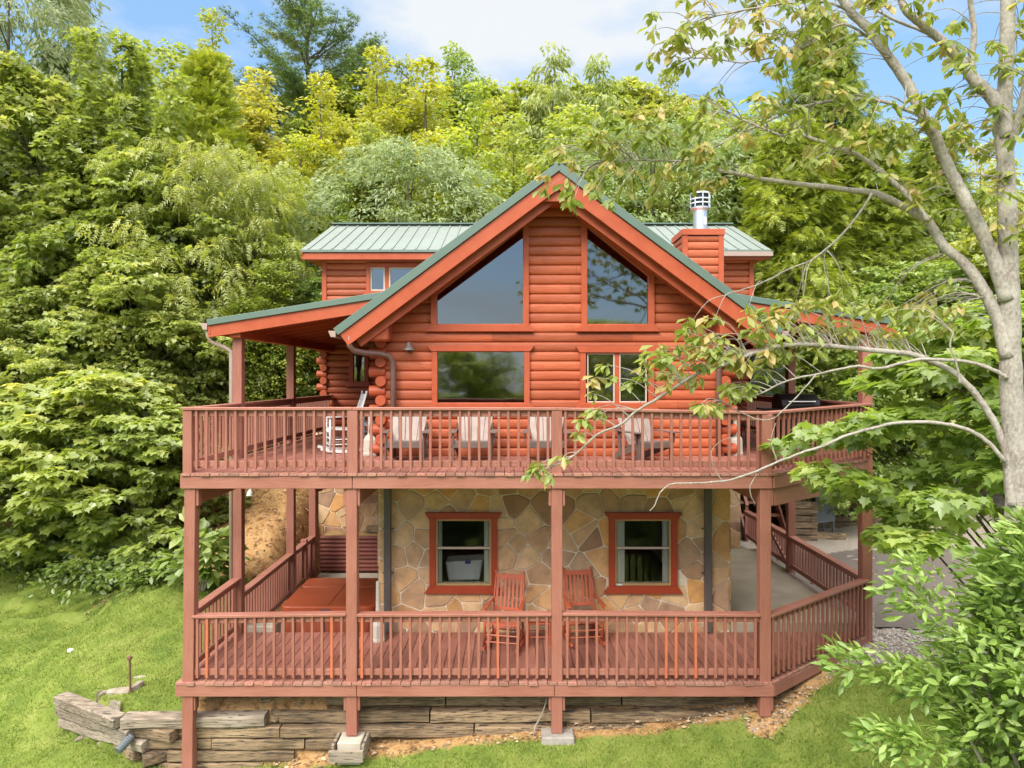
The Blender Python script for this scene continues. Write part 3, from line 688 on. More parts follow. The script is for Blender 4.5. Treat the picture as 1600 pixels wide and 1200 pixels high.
# saddle-notched log ends at the corners
def log_ends(mb, x, y, sgx, zz0, rows, rowh, rx, alt0):
    for r in range(rows):
        z = zz0 + (r + .5) * rowh * 2 - rowh * .5
        mb.tube([(x - sgx * .05, y, z), (x + sgx * rx, y, z)], .098, 10)
        mb.tube([(x + sgx * .02, y + .1, z + rowh), (x + sgx * .02, y - .16, z + rowh)], .098, 10)
for x, sg in ((XL, -1), (XR, 1)):
    mb = MB(); log_ends(mb, x - sg * .02, YW + .02, sg, UF + .04, 6, .1676, .24, 0); mb.build('log_ends', M['logdark'], house, bevel=.012)
mb = MB(); log_ends(mb, BXL + .02, YB, -1, UF + .04, 9, .167, .22, 0); mb.build('log_ends', M['logdark'], house, bevel=.012)
# downspouts
def spout(pts, mat, name='downspout', r=.05):
    m = MB(); m.tube([Vector(p) for p in pts], r, 8); return m.build(name, mat, house, smooth=True)
xs_ = APX - 3.66
spout([(xs_ + .2, 11.75, 5.02), (xs_ + .2, 11.76, 4.86), (xs_ + .26, 11.8, 4.78), (xs_ + .40, 11.95, 4.75), (xs_ + .62, 12.1, 4.74), (xs_ + .76, 12.2, 4.71), (xs_ + .83, 12.25, 4.62), (xs_ + .84, 12.27, 4.4), (xs_ + .84, 12.27, 2.98)], M['bronze'])
xr_ = APX + 3.66
spout([(xr_ - .2, 11.75, 5.02), (xr_ - .2, 11.76, 4.86), (xr_ - .26, 11.8, 4.78), (xr_ - .5, 12.0, 4.75), (xr_ - .76, 12.2, 4.71), (xr_ - .85, 12.25, 4.62), (xr_ - .86, 12.27, 4.4), (xr_ - .86, 12.27, 2.98)], M['bronze'])
spout([(-5.1, 11.9, 5.2), (-5.1, 11.92, 5.02), (-5.05, 11.95, 4.93), (-4.85, 12.0, 4.84), (-4.76, 12.03, 4.78), (-4.75, 12.03, 4.6), (-4.75, 12.03, .1)], M['gutter'], r=.038)
for u in (605.5, 1106.5):
    x = pxw(u, 12.03); m = MB(); m.box(x - .058, x + .058, 11.99, 12.09, .02, 2.75)
    for z in (1.0, 1.75) : m.box(x - .10, x + .10, 12.085, 12.12, z, z + .02)
    m.build('downspout', M['pipe'], house, bevel=.008)
# chimney
ch = MB(); cx0, cx1, cyf, ctop = pxw(1070, 15), pxw(1126, 15), 15.0, pzw(368, 15)
m_, t_ = log_rows(cx0, cx1, 5.2, ctop - .03, .167, .04, lambda x, d, z: (x, cyf - d, z), lambda z: [], joints=False)
cho = m_.build('chimney', M['log'], house, attr=t_)
m_, t_ = log_rows(cyf, cyf + .9, 5.2, ctop - .03, .167, .04, lambda x, d, z: (cx0 - d, x, z), lambda z: [], joints=False); m_.build('chimney_side', M['log'], cho, attr=t_)
mb = MB()
for x in (cx0, cx1): mb.box(x - .055, x + .055, cyf - .055, cyf + .055, 5.2, ctop)
mb.box(cx1 - .01, cx1 + .02, cyf, cyf + .9, 5.2, ctop - .02); mb.box(cx0, cx1, cyf + .86, cyf + .9, 5.2, ctop - .02)
mb.box(cx0 - .07, cx1 + .07, cyf - .075, cyf + .97, ctop, ctop + .13); mb.build('chimney_trim', M['logdark'], cho, bevel=.005)
fx = pxw(1095, 15.4); mb = MB(); mb.lathe((fx, 15.45, ctop), [(.2, .13), (.2, .15), (.15, .17), (.15, .62), (.21, .66), (.21, .69)], 20); mb.build('flue', M['steel'], cho, smooth=False)
mb = MB(); mb.lathe((fx, 15.45, ctop), [(.19, .69), (.19, .98)], 20); mb.build('flue_grille', M['black'], cho)
mb = MB()
for z in (.77, .86, .98): mb.lathe((fx, 15.45, ctop + z), [(.215, -.014), (.222, 0), (.215, .014)], 24)
for k in range(8):
    a = k * math.pi / 4; mb.box(fx + .21 * math.cos(a) - .012, fx + .21 * math.cos(a) + .012, 15.45 + .21 * math.sin(a) - .012, 15.45 + .21 * math.sin(a) + .012, ctop + .69, ctop + .98)
mb.lathe((fx, 15.45, ctop + .98), [(.22, 0), (.20, .03), (.02, .06)], 24); mb.build('flue_cap', M['steel'], cho)
mb = MB(); mb.box(fx + .04, fx + .09, 15.285, 15.30, ctop + .3, ctop + .46); mb.build('flue_label', M['white'], cho)

# ---------------------------------------------------------------- decks
YD = 10.1; DXL, DXC = -4.67, 3.69; CHX, CHY = 6.05, 12.05            # front edge, left side, chamfer corner and its far end
def cham_y(x): return YD + max(0, x - DXC) * (CHY - YD) / (CHX - DXC)
rd = random.Random(5)
upper = empty('upper_deck', (0, YD, UF), 'upper wooden deck with railing wrapping the log storey', 'deck')
lower = empty('lower_deck', (0, YD, 0), 'lower wooden deck with tall posts in front of the stone storey', 'deck')
def boards(deck, z, yfar, xl, seedn, over):
    mb = MB(); tone = []; me_ = MB(); te = []
    x = xl
    while x < CHX - .02:
        w_ = .138; x1 = min(x + w_, CHX)
        y0 = cham_y((x + x1) / 2) - over; yf = yfar((x + x1) / 2)
        ya = max(cham_y(x), cham_y(x1 - .009)) if x > DXC - .1 else YD
        j = rd.uniform(-.012, .012)
        yl, yr = cham_y(x) - over + j, cham_y(x1 - .009) - over + j
        e = .11
        for (p, q, r_, s_, mm, tt) in ((yl, yr, yl + e, yr + e, me_, te), (yl + e, yr + e, yf, yf, mb, tone)):
            mm.hexa([(x, p, z - .035), (x1 - .009, q, z - .035), (x1 - .009, s_, z - .035), (x, r_, z - .035), (x, p, z), (x1 - .009, q, z), (x1 - .009, s_, z), (x, r_, z)])
            tt += [rd.random()] * 6
        x += w_ + .001
    o = mb.build('floor_boards', M['board'], deck, attr=tone); me_.build('board_ends', M['peel'], deck, attr=te)
boards(upper, UF, lambda x: YW - .06 if SXL - .0 < x < XR + .05 else YB - .06, DXL - .02, 1, .05)
boards(lower, 0.0, lambda x: 12.08, DXL - .1, 2, .04)
def fascia(deck, pts, z0, z1, t=.045):
    m = MB()
    for a, b in zip(pts, pts[1:]):
        m.bar((a[0], a[1], (z0 + z1) / 2), (b[0], b[1], (z0 + z1) / 2), t, z1 - z0)
    return m.build('fascia', M['deckx'], deck, bevel=.005)
for a, b in ((DXL - .04, -2.27), (-2.262, .555), (.563, DXC + .0)): fascia(upper, [(a, YD + .0), (b, YD + .0)], 2.752, UF - .037)
fascia(upper, [(DXC + .02, YD + .005), (CHX, CHY)], 2.752, UF - .037)
fascia(upper, [(DXL - .02, YD + .03), (DXL - .02, YB - .55)], 2.752, UF - .037)
fascia(upper, [(CHX, CHY), (CHX, YB - .3)], 2.752, UF - .037)
m = MB(); m.bar((DXC + .05, YD + .07, 2.62), (CHX - .05, CHY - .03, 2.62), .045, .25); m.build('beam', M['deckx'], upper, bevel=.005)
for x in (DXL + .12, -2.23, .64, DXC - .08):                             # carrying beams running back to the house
    m = MB(); m.bar((x, YD + .06, 2.63), (x, 12.1 if x > -4 else 18, 2.63), .09, .24); m.build('beam', M['deckx'], upper, bevel=.005)
m = MB()
for k in range(20): m.box(DXL + .1 + k * .4, DXL + .14 + k * .4, YD + .05, 12.1, 2.76, UF - .04)
m.build('joists', M['deckx'], upper)
for a, b in ((DXL - .11, -2.21), (-2.202, .60), (.608, DXC + .03)): fascia(lower, [(a, YD), (b, YD)], -.20, -.037)
fascia(lower, [(DXC + .03, YD + .005), (CHX, CHY)], -.20, -.037)
fascia(lower, [(DXL - .09, YD + .03), (DXL - .09, 12.1)], -.20, -.037)
m = MB()
for k in range(21): m.box(DXL + .1 + k * .4, DXL + .14 + k * .4, YD + .05, 12.0, -.2, -.04)
m.build('joists', M['deckx'], lower)

# posts
def post(deck, x, y, z0, z1, w_=.155, xt=None, name='post', label=None):
    m = MB(); xt = x if xt is None else xt; h = w_ / 2
    m.hexa([(x-h, y-h, z0), (x+h, y-h, z0), (x+h, y+h, z0), (x-h, y+h, z0), (xt-h, y-h, z1), (xt+h, y-h, z1), (xt+h, y+h, z1), (xt-h, y+h, z1)])
    o = m.build(name, M['deckz'], deck, bevel=.006)
    if label: o['label'] = label
    return o
def cheeks(deck, x, y, z0, z1, both=True):
    m = MB()
    for s in ((-1, 1) if both else (1,)):
        m = MB(); m.box(x + s * .0975 - .0185, x + s * .0975 + .0185, y - .06, y + .06, z0, z1)
        m.build('post_cleat', M['deckz'], deck, bevel=.004)
FP = [(-4.63, -4.585, -1.5), (-2.285, -2.285, -.77), (.64, .64, -.74), (3.61, 3.61, -.5)]
yp = YD + .085
for i, (xb, xt, zb) in enumerate(FP):
    post(lower, xb, yp, zb, 2.75, xt=xt)
    cheeks(lower, xb, yp, -.42, -.202, i in (1, 2)); cheeks(lower, xt, yp, 2.50, 2.75, i in (1, 2))
for x, y, zt in ((-4.65, 12.09, 5.0), (-4.65, 14.96, 5.0), (6.0, 15.3, 5.0)): post(lower, x, y, -.6, zt)
post(lower, -4.65, 16.6, -.5, 2.75); post(lower, 5.99, 12.05, -.4, 5.0, .17)
post(lower, -4.65, 15.9, -.5, .72, .13)

BAL = {}
def railing(deck, p0, p1, zc0, zc1, zf0, zf1=None, spacing=.135, long_every=10, fresh=(), row=False, capw=.15, out=-1, balbot=.05, mat='deckz'):
    """a railing bay: cap, two rails, balusters fixed to their outer face"""
    zf1 = zf0 if zf1 is None else zf1
    a = Vector((p0[0], p0[1], 0)); b = Vector((p1[0], p1[1], 0)); d = (b - a); Ln = d.length; d.normalize(); nrm = Vector((d.y, -d.x, 0)) * (-out)
    Z = lambda t, q0, q1: q0 + (q1 - q0) * t
    m = MB()
    m.bar(a + Vector((0, 0, zc0 - .019)), b + Vector((0, 0, zc1 - .019)), capw, .038)
    m.bar(a + Vector((0, 0, zc0 - .085)), b + Vector((0, 0, zc1 - .085)), .038, .09)
    m.bar(a + Vector((0, 0, zf0 + .125)), b + Vector((0, 0, zf1 + .125)), .038, .09)
    rail = m.build('railing', M['deckx'], deck, bevel=.005)
    n = int(Ln / spacing); rows = MB()
    for k in range(n):
        t = (k + .5) / n; h = Z(t, zc0 - .040, zc1 - .040); zb = Z(t, zf0, zf1) + (.005 if long_every and k % long_every == long_every // 2 else balbot)
        pos = a + d * (t * Ln) + nrm * .0385
        lean = rd.uniform(-.006, .006)
        fr = k in fresh
        if row:
            rows.bar(pos + Vector((0, 0, zb)), pos + Vector((0, 0, h)), .036, .036, d)
        else:
            key = (round(h - zb, 2), fr)
            if key not in BAL:
                q = MB(); q.box(-.018, .018, -.018, .018, 0, h - zb); o = q.build('baluster', M['orange' if fr else mat], None, bevel=.003); BAL[key] = o.data
            else:
                o = bpy.data.objects.new('baluster', BAL[key]); col.objects.link(o)
            o.parent = rail; o.location = pos + Vector((0, 0, zb)) - wloc(rail)
            o.rotation_euler = (0, lean * 1.4, math.atan2(d.y, d.x))
            if fr: o['label'] = 'new bright orange baluster not yet weathered'
    if row:
        o = rows.build('baluster_row', M[mat], rail); o['kind'] = 'stuff'
    return rail
zc = 3.902
rp = [(-4.62, zc), (-2.27, zc), (.64, zc - .003), (3.63, zc - .06)]
hw = .078
for (xa, za), (xb, zb_) in zip(rp, rp[1:]):
    railing(upper, (xa + hw - .02, YD + .06), (xb - hw + .02, YD + .06), za, zb_, UF, long_every=10)
for i, (xa, za) in enumerate(rp): post(upper, xa, YD + .065, UF - .03, za - .04, .15 if i else .13, name='rail_post')
mcap = MB()
for i in range(3): mcap.bar((rp[i][0] - .08 * (i == 0) + .002, YD + .06, rp[i][1] - .018), (rp[i + 1][0], YD + .06, rp[i + 1][1] - .018), .155, .04)
mcap.build('cap_rail', M['deckx'], upper, bevel=.006)
railing(upper, (3.66, YD + .06), (6.0, 11.98), zc - .06, zc - .0, UF, spacing=.134, long_every=8)
railing(upper, (DXL + .03, YD + .13), (DXL + .03, 12.0), zc, zc, UF, out=1)
railing(upper, (DXL + .03, 12.17), (DXL + .03, 14.88), zc, zc, UF, row=True, out=1)
railing(upper, (DXL + .03, 15.04), (DXL + .03, YB - .1), zc, zc, UF, row=True, out=1)
railing(upper, (6.0, 12.13), (6.0, 15.2), zc, zc, UF, row=True); railing(upper, (6.0, 15.4), (6.0, YB + 2), zc, zc, UF, row=True)
railing(upper, (3.9, YB + 1.9), (6.0, YB + 1.9), zc, zc, UF, row=True)
# lower railing bays (the middle of each bay sits a little higher than its ends)
zl = .943; hp = .0775
railing(lower, (FP[0][0] + hp, YD + .06), (FP[1][0] - hp, YD + .06), zl, zl + .03, 0, long_every=9, fresh=(1, 14))
railing(lower, (FP[1][0] + hp, YD + .06), (FP[2][0] - hp, YD + .06), zl + .02, zl + .03, 0, long_every=10, fresh=(0, 14))
railing(lower, (FP[2][0] + hp, YD + .06), (FP[3][0] - hp, YD + .06), zl + .035, zl + .02, 0, long_every=11, fresh=(10, 11, 13))
railing(lower, (3.66, YD + .06), (5.95, 11.97), zl + .0, zl, 0, spacing=.134, long_every=8)
railing(lower, (DXL + .0, YD + .16), (-4.66, 12.02), zl, zl, 0, out=1)
railing(lower, (-4.65, 12.17), (-4.65, 16.55), .655, .655, -.30, row=True, out=1, long_every=0)
railing(lower, (6.0, 12.14), (6.0, 15.22), zl, zl, .17, row=True); railing(lower, (6.0, 15.38), (6.0, 18.2), zl, zl, .17, row=True)
m = MB(); m.bar((6.03, 15.45, .22), (6.03, 16.8, .9), .05, .09); m.bar((6.0, 15.38, 2.2), (6.0, 16.3, 2.72), .06, .09); m.build('brace', M['deckx'], lower, bevel=.004)
# short guard rail on the bank side behind the tub
railing(lower, (-4.62, 16.7), (-4.05, 17.75), 2.62, 2.75, 1.55, 1.75, row=True, out=1, long_every=0)
post(lower, -4.62, 16.72, 0.4, 2.74, .11); post(lower, -4.03, 17.74, .5, 2.74, .2)

# ---------------------------------------------------------------- outdoor stairs at the right rear
st = empty('wooden_stairs', (6.9, 20, 0), 'red brown wooden stairs behind the right porch posts', 'stairs')
for k in range(9):
    mb = MB(); mb.box(6.2 + k * .0, 7.3, 19.0 + k * .28, 19.3 + k * .28, .25 + k * .30 + .02, .25 + k * .30 + .06); mb.build('tread', M['deckx'], st, bevel=.004)
mb = MB()
for x in (6.2, 7.3): mb.bar((x, 18.8, .0), (x, 21.6, 2.95), .05, .28)
mb.build('stringer', M['deckx'], st)
mb = MB()
for x in (6.2, 7.3):
    mb.bar((x, 18.75, .95), (x, 21.6, 3.95), .08, .10)
    for k in range(5): mb.box(x - .04, x + .04, 18.8 + k * .7 - .04, 18.8 + k * .7 + .04, .0 + k * .73, .95 + k * .73)
mb.build('handrail', M['deckx'], st)

# ---------------------------------------------------------------- furniture
def adirondack():
    t = empty('adirondack_chair', (0, 0, 0), '', 'chair', 'taupe lounge chairs along the log wall')
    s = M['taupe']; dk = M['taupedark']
    for k in range(5):                                                   # fanned, tapering back slats with a stepped rounded top
        a = (k - 2); mb = MB(); lo = a * .094; hi = a * .122; wl, wh = .0455, .0592
        top = .775 - (.0, .0, .035)[abs(a)]
        y0, z0, y1, z1 = .12, .255, .40, top; yc = -abs(a) * .018
        n = Vector((0, -(z1 - z0), (y1 - y0))).normalized() * .011
        pts = [(lo - wl, y0 + yc, z0), (lo + wl, y0 + yc, z0), (hi + wh, y1 + yc, z1 - (.03 if a > 0 else 0) * (abs(a) == 2)), (hi - wh, y1 + yc, z1 - (.03 if a < 0 else 0) * (abs(a) == 2))]
        mb.prism([Vector(p) - n for p in pts], n * 2); mb.build('back_slat', s, t, bevel=.005)
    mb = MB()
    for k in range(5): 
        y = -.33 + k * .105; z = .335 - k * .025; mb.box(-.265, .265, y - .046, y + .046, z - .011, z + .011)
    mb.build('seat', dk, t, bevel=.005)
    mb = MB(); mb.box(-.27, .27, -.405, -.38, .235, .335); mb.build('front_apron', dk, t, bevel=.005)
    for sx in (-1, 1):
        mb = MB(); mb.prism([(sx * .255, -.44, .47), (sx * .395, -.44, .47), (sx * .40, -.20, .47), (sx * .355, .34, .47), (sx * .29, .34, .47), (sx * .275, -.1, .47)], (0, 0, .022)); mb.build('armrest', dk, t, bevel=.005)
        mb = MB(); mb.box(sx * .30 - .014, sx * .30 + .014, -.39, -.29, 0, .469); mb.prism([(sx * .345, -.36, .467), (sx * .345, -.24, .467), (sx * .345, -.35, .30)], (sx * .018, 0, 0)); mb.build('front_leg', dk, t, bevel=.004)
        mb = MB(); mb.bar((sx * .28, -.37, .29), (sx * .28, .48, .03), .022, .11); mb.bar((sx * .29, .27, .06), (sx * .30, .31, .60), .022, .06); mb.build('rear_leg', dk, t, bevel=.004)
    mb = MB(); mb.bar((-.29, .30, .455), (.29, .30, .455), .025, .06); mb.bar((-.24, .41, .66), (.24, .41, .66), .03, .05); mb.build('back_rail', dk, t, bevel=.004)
    return t
first = adirondack()
for i, (u, y, rz, lb) in enumerate(((636, 11.72, .04, 'taupe lounge chair beside the left downspout on the upper deck'), (740, 11.72, -.02, 'taupe lounge chair below the picture window, clear of any post'),
        (854, 11.72, -.03, 'taupe lounge chair half hidden by the middle rail post of the upper deck'), (1006, 11.66, .36, 'taupe lounge chair turned askew below the twin casement window'))):
    c = first if i == 0 else copy_tree(first)
    c.location = ((u - 800) * y / F, y, UF + .002); c.rotation_euler = (0, 0, rz); c['label'] = lb

def rocker(mat, seatmat, wide_slats=7):
    t = empty('rocking_chair', (0, 0, 0), '', 'rocking chair')
    def leg(pts, r, nm): m = MB(); m.tube(pts, r, 8); return m.build(nm, mat, t, smooth=True)
    for sx in (-1, 1):
        x = sx * .25
        leg([(x, .22, .07), (x, .22, .42), (x * .96, .33, .80), (x * .95, .41, 1.07)], [.018, .02, .018, .016], 'back_post')
        m = MB(); m.lathe((x * .95, .412, 1.07), [(.012, -.01), (.024, .012), (.022, .034), (.006, .05)], 10); m.build('finial', mat, t, smooth=True)
        leg([(x * 1.1, -.24, .065), (x * 1.1, -.24, .42), (x * 1.1, -.24, .64)], [.02, .023, .019], 'front_leg')
        m = MB(); pts = []
        for k in range(9):
            y = -.40 + k * .11; pts.append((x * 1.05, y, .02 + .34 * (y - .02) ** 2 + .012))
        for a, b in zip(pts, pts[1:]): m.bar(a, b, .03, .05)
        m.build('rocker', mat, t)
        m = MB(); m.prism([(x * 1.0, -.32, .645), (x * 1.28, -.32, .645), (x * 1.28, -.1, .645), (x * 1.1, .30, .665), (x * .95, .30, .665)], (0, 0, .022)); m.build('armrest', mat, t, bevel=.004)
        m = MB()
        for z in (.16, .25): m.tube([(x * 1.08, -.24, z), (x, .22, z)], .011, 6)
        m.build('side_stretcher', mat, t)
    m = MB()
    for z in (.15, .26): m.tube([(-.27, -.24, z), (.27, -.24, z)], .012, 6)
    m.tube([(-.25, .22, .2), (.25, .22, .2)], .012, 6); m.build('stretcher', mat, t)
    m = MB(); m.prism([(-.27, -.26, .425), (.27, -.26, .425), (.24, .22, .40), (-.24, .22, .40)], (0, 0, .03))
    for k in range(16): m.tube([(-.26 + k * .035, -.272, .43), (-.26 + k * .035, -.268, .385)], .012, 5)
    m.build('seat', seatmat, t)
    m = MB(); m.bar((-.245, .395, 1.02), (.245, .395, 1.02), .02, .085, (0, .2, 1)); m.build('crest_rail', mat, t, bevel=.004)
    m = MB(); m.bar((-.245, .255, .53), (.245, .255, .53), .02, .05, (0, .2, 1)); m.build('lower_rail', mat, t, bevel=.004)
    for k in range(wide_slats):
        m = MB(); x = -.20 + k * .40 / (wide_slats - 1); m.bar((x, .26, .54), (x, .388, .99), .034, .012, (0, -1, .25)); m.build('back_slat', mat, t)
    return t
rk = rocker(M['chairred'], M['woven'])
for i, (x, y, rz, lb) in enumerate((( (789 - 800) * 11.35 / F, 11.42, -.20, 'red rocking chair below the left stone wall window, turned slightly'), ((912 - 800) * 11.5 / F, 11.66, .12, 'red rocking chair just right of the middle deck post'))):
    c = rk if i == 0 else copy_tree(rk)
    c.location = (x, y, .005); c.rotation_euler = (0, 0, rz); c['label'] = lb; c['group'] = 'red rocking chairs on the lower deck'
wr = rocker(M['white'], M['white'])
for i, (u, y, rz, lb) in enumerate(((534, 13.0, -1.2, 'white rocking chair in profile on the left porch, nearer the railing'), (591, 14.6, -1.2, 'white rocking chair partly hidden behind the log ends on the left porch'))):
    c = wr if i == 0 else copy_tree(wr)
    c.location = ((u - 800) * y / F, y, UF + .005); c.rotation_euler = (0, 0, rz); c['label'] = lb; c['group'] = 'white rocking chairs on the left porch'
# small red side table
t = empty('side_table', ((842 - 800) * 11.62 / F, 11.62, 0), 'small red side table between the two red rocking chairs', 'table')
x, y = t.location.x, t.location.y
m = MB(); m.box(x - .21, x + .21, y - .19, y + .19, .40, .43); m.box(x - .18, x + .18, y - .165, y - .15, .345, .40); m.build('table_top', M['chairred'], t, bevel=.005)
for sx in (-1, 1):
    for sy in (-1, 1):
        m = MB(); m.tube([(x + sx * .18, y + sy * .155, .002), (x + sx * .165, y + sy * .15, .40)], .016, 8); m.build('leg', M['chairred'], t)
m = MB(); m.tube([(x - .17, y - .15, .14), (x + .17, y - .15, .14)], .01, 6); m.tube([(x - .17, y + .15, .14), (x + .17, y + .15, .14)], .01, 6); m.build('stretcher', M['chairred'], t)
# cream smoking stands with slim necks
def smoke_stand(x, y, z, h, lb):
    t = empty('ash_receptacle', (x, y, z), lb, 'receptacle', 'pale smoking stands on the decks')
    m = MB(); m.lathe((x, y, z), [(.13, .0), (.135, .03), (.125, .06), (.12, .27), (.10, .32), (.06, .36)], 6); m.build('base', M['cream'], t)
    m = MB(); m.lathe((x, y, z), [(.055, .34), (.042, .42), (.036, h - .06), (.036, h - .02), (.02, h)], 8); m.build('neck', M['cream'], t)
smoke_stand((589 - 800) * 11.6 / F, 11.7, .003, .98, 'pale smoking stand on the lower deck beside the hot tub')
smoke_stand((575 - 800) * 12.25 / F, 12.45, UF + .003, .82, 'cream smoking stand beside the left log ends on the upper deck')
smoke_stand((1149 - 800) * 12.5 / F, 12.5, UF + .003, .86, 'cream smoking stand beside the right log ends on the upper deck')

# hot tub
t = empty('hot_tub', (-3.18, 13, -.36), 'hot tub under a rust red vinyl cover beside the lower deck', 'hot tub')
def rrect(x0, x1, y0, y1, r, z):
    pts = []
    for cx, cy, a0 in ((x1 - r, y1 - r, 0), (x0 + r, y1 - r, 90), (x0 + r, y0 + r, 180), (x1 - r, y0 + r, 270)):
        for k in range(7): a = R(a0 + k * 15); pts.append((cx + r * math.cos(a), cy + r * math.sin(a), z))
    return pts
TX0, TX1, TY0, TY1 = -3.99, -2.36, 12.17, 13.95
m = MB(); m.prism(rrect(TX0 + .05, TX1 - .05, TY0 + .04, TY1 - .04, .12, -.355), (0, 0, .64)); m.build('cabinet', M['tubside'], t)
m = MB()
for sx in (TX0 + .25, TX0 + .75, TX0 + 1.25): m.box(sx, sx + .018, TY0 + .025, TY0 + .05, -.3, .26)
m.build('cabinet_seam', M['dgrey'], t)
for a, b in ((TY0, TY1 - .62), (TY1 - .61, TY1)):
    m = MB(); r = .16
    pts = rrect(TX0, TX1, a, b, r, .285)
    pts = [(px_, max(a, min(b, py_)), pz_) for px_, py_, pz_ in pts]
    n = len(pts); m.prism(pts, (0, 0, .12)); 
    m.build('cover', M['vinyl'], t, bevel=.018)
m = MB(); m.bar(((TX0 + TX1) / 2, TY0 + .02, .409), ((TX0 + TX1) / 2 + .02, TY1 - .03, .409), .012, .008); m.build('cover_seam', M['tubside'], t)
m = MB(); m.box(TX0 + .1, TX1 - .1, TY0 - .015, TY0 + .01, .20, .285); m.build('cover_skirt', M['vinyl'], t, bevel=.004)
m = MB(); m.box(-3.28, -3.12, TY0 - .02, TY0 + .0, .33, .365); m.build('cover_handle', M['dgrey'], t)
m = MB(); m.bar((TX0 + .2, TY0 - .03, .30), (-3.2, TY0 - .05, .24), .02, .02); m.bar((-3.2, TY0 - .05, .24), (TX1 - .2, TY0 - .03, .30), .02, .02); m.build('cover_strap', M['deckx'], t)
# maroon log retaining wall behind the tub, earth behind it
t = empty('log_retaining_wall', (-3.5, 17.2, -.36), 'maroon log retaining wall behind the hot tub', 'retaining wall')
rr = random.Random(9)
for k in range(9):
    m = MB(); z = -.31 + k * .097; m.tube([(-4.63, 17.2, z), (-2.32, 17.2 + rr.uniform(-.01, .01), z)], [.052, .052], 10); m.build('log', M['maroon'], t, attr=[rr.random()] * 12)
m = MB(); m.box(-4.6, -2.32, 17.24, 17.8, -.36, .50); o = m.build('earth_fill', paint('bare_soil', (.26, .15, .06), (.46, .30, .13), rough=.95, scale=5, bump=.8)); tag(o, kind='structure')
t = empty('step_timber', (-3.4, 17.6, .5), 'mossy timber step on the soil above the maroon log wall', 'timber')
m = MB(); m.bar((-3.6, 17.55, .60), (-2.4, 17.5, .60), .17, .16); m.build('timber', M['timber'], t, attr=[.4] * 6, bevel=.02)

# grill and bistro chair on the right porch
t = empty('barbecue_grill', (5.2, 13.4, UF), 'black barbecue grill with domed lid behind the angled upper railing', 'grill')
gx_, gy_, z = 5.35, 13.4, UF
m = MB(); m.box(gx_ - .33, gx_ + .33, gy_ - .25, gy_ + .25, z + .02, z + .72); m.build('cabinet', M['black'], t, bevel=.01)
prof = [(-.26, .74), (.26, .74), (.27, .88), (.20, 1.02), (.05, 1.07), (-.10, 1.05), (-.22, .96), (-.27, .86)]
m = MB(); m.prism([(gx_ - .36, gy_ + a, z + b) for a, b in prof], (.72, 0, 0)); m.build('lid', M['black'], t, bevel=.012)
m = MB(); m.tube([(gx_ - .25, gy_ - .30, z + .92), (gx_ + .25, gy_ - .30, z + .92)], .014, 8); m.build('lid_handle', M['steel'], t)
for s in (-1, 1): m = MB(); m.box(gx_ + s * .52 - .16, gx_ + s * .52 + .16, gy_ - .22, gy_ + .22, z + .76, z + .79); m.build('side_shelf', M['black'], t, bevel=.005)
t = empty('bistro_chair', (4.35, 13.9, UF), 'thin black metal chair behind the right rail post of the upper deck', 'chair')
x, y, z = 4.4, 13.9, UF
m = MB(); m.lathe((x, y, z), [(.02, .44), (.2, .445), (.2, .465), (.02, .47)], 16); m.build('seat', M['black'], t)
for a in range(4): m = MB(); g = R(45 + 90 * a); m.tube([(x + .2 * math.cos(g), y + .2 * math.sin(g), z), (x + .16 * math.cos(g), y + .16 * math.sin(g), z + .45)], .011, 6); m.build('leg', M['black'], t)
m = MB(); m.tube([(x - .18, y + .17, z + .45), (x - .18, y + .22, z + .75), (x - .1, y + .24, z + .88), (x + .1, y + .24, z + .88), (x + .18, y + .22, z + .75), (x + .18, y + .17, z + .45)], .011, 6)
for k in (-1, 0, 1): m.tube([(x + k * .07, y + .18, z + .47), (x + k * .05, y + .24, z + .87)], .008, 5)
m.build('backrest', M['black'], t)

# wall lamps
def wall_lamp(x, y, z, lb):
    t = empty('wall_lamp', (x, y, z), lb, 'lamp')
    m = MB(); m.lathe((x, y - .02, z - .02), [(.05, 0), (.05, .03)], 10); m.tube([(x, y, z + .09), (x, y - .10, z + .14), (x, y - .17, z + .13)], .014, 6); m.build('arm', M['dgrey'], t)
    m = MB(); m.lathe((x, y - .17, z), [(.10, 0), (.085, .03), (.045, .08), (.035, .13)], 14); m.build('lamp_shade', plain('lamp_bronze', (.13, .105, .095), .35), t, smooth=False)
wall_lamp(pxw(639, 12.2), YW - .05, pzw(547, 12.2), 'bronze bell wall lamp on the log wall left of the picture window')
wall_lamp(pxw(588, 12.9), 13.0, pzw(543, 12.9), 'small bronze lamp by the corner under the left eave')
t = empty('flood_lamp', P(391, 768, 12.6), 'small white flood lamp under the left side of the upper deck', 'lamp')
p = P(391, 768, 12.6); m = MB(); m.lathe((p.x, p.y, p.z - .05), [(.065, -.02), (.055, .03), (.025, .08)], 12); m.build('lamp_head', M['white'], t)
m = MB(); m.tube([(p.x, p.y, p.z + .02), (p.x + .06, p.y, p.z + .25)], .012, 6); m.build('stem', M['white'], t)

# things seen inside the lower left window
t = empty('storage_bin', (-.86, 12.97, .06), 'pale bin with blue base seen through the left lower window', 'bin')
m = MB(); m.prism([(-1.2, 12.75, 1.02), (-.52, 12.75, 1.06), (-.58, 12.75, .70), (-1.14, 12.75, .68)], (0, .45, 0)); m.build('tub', M['white'], t, bevel=.02)
m = MB(); m.box(-1.1, -.62, 12.77, 13.18, .06, .64); m.build('base', M['blue'], t, bevel=.02); m = MB(); m.box(-.84, -.74, 12.71, 12.745, 1.0, 1.07); m.build('latch', M['blue'], t)

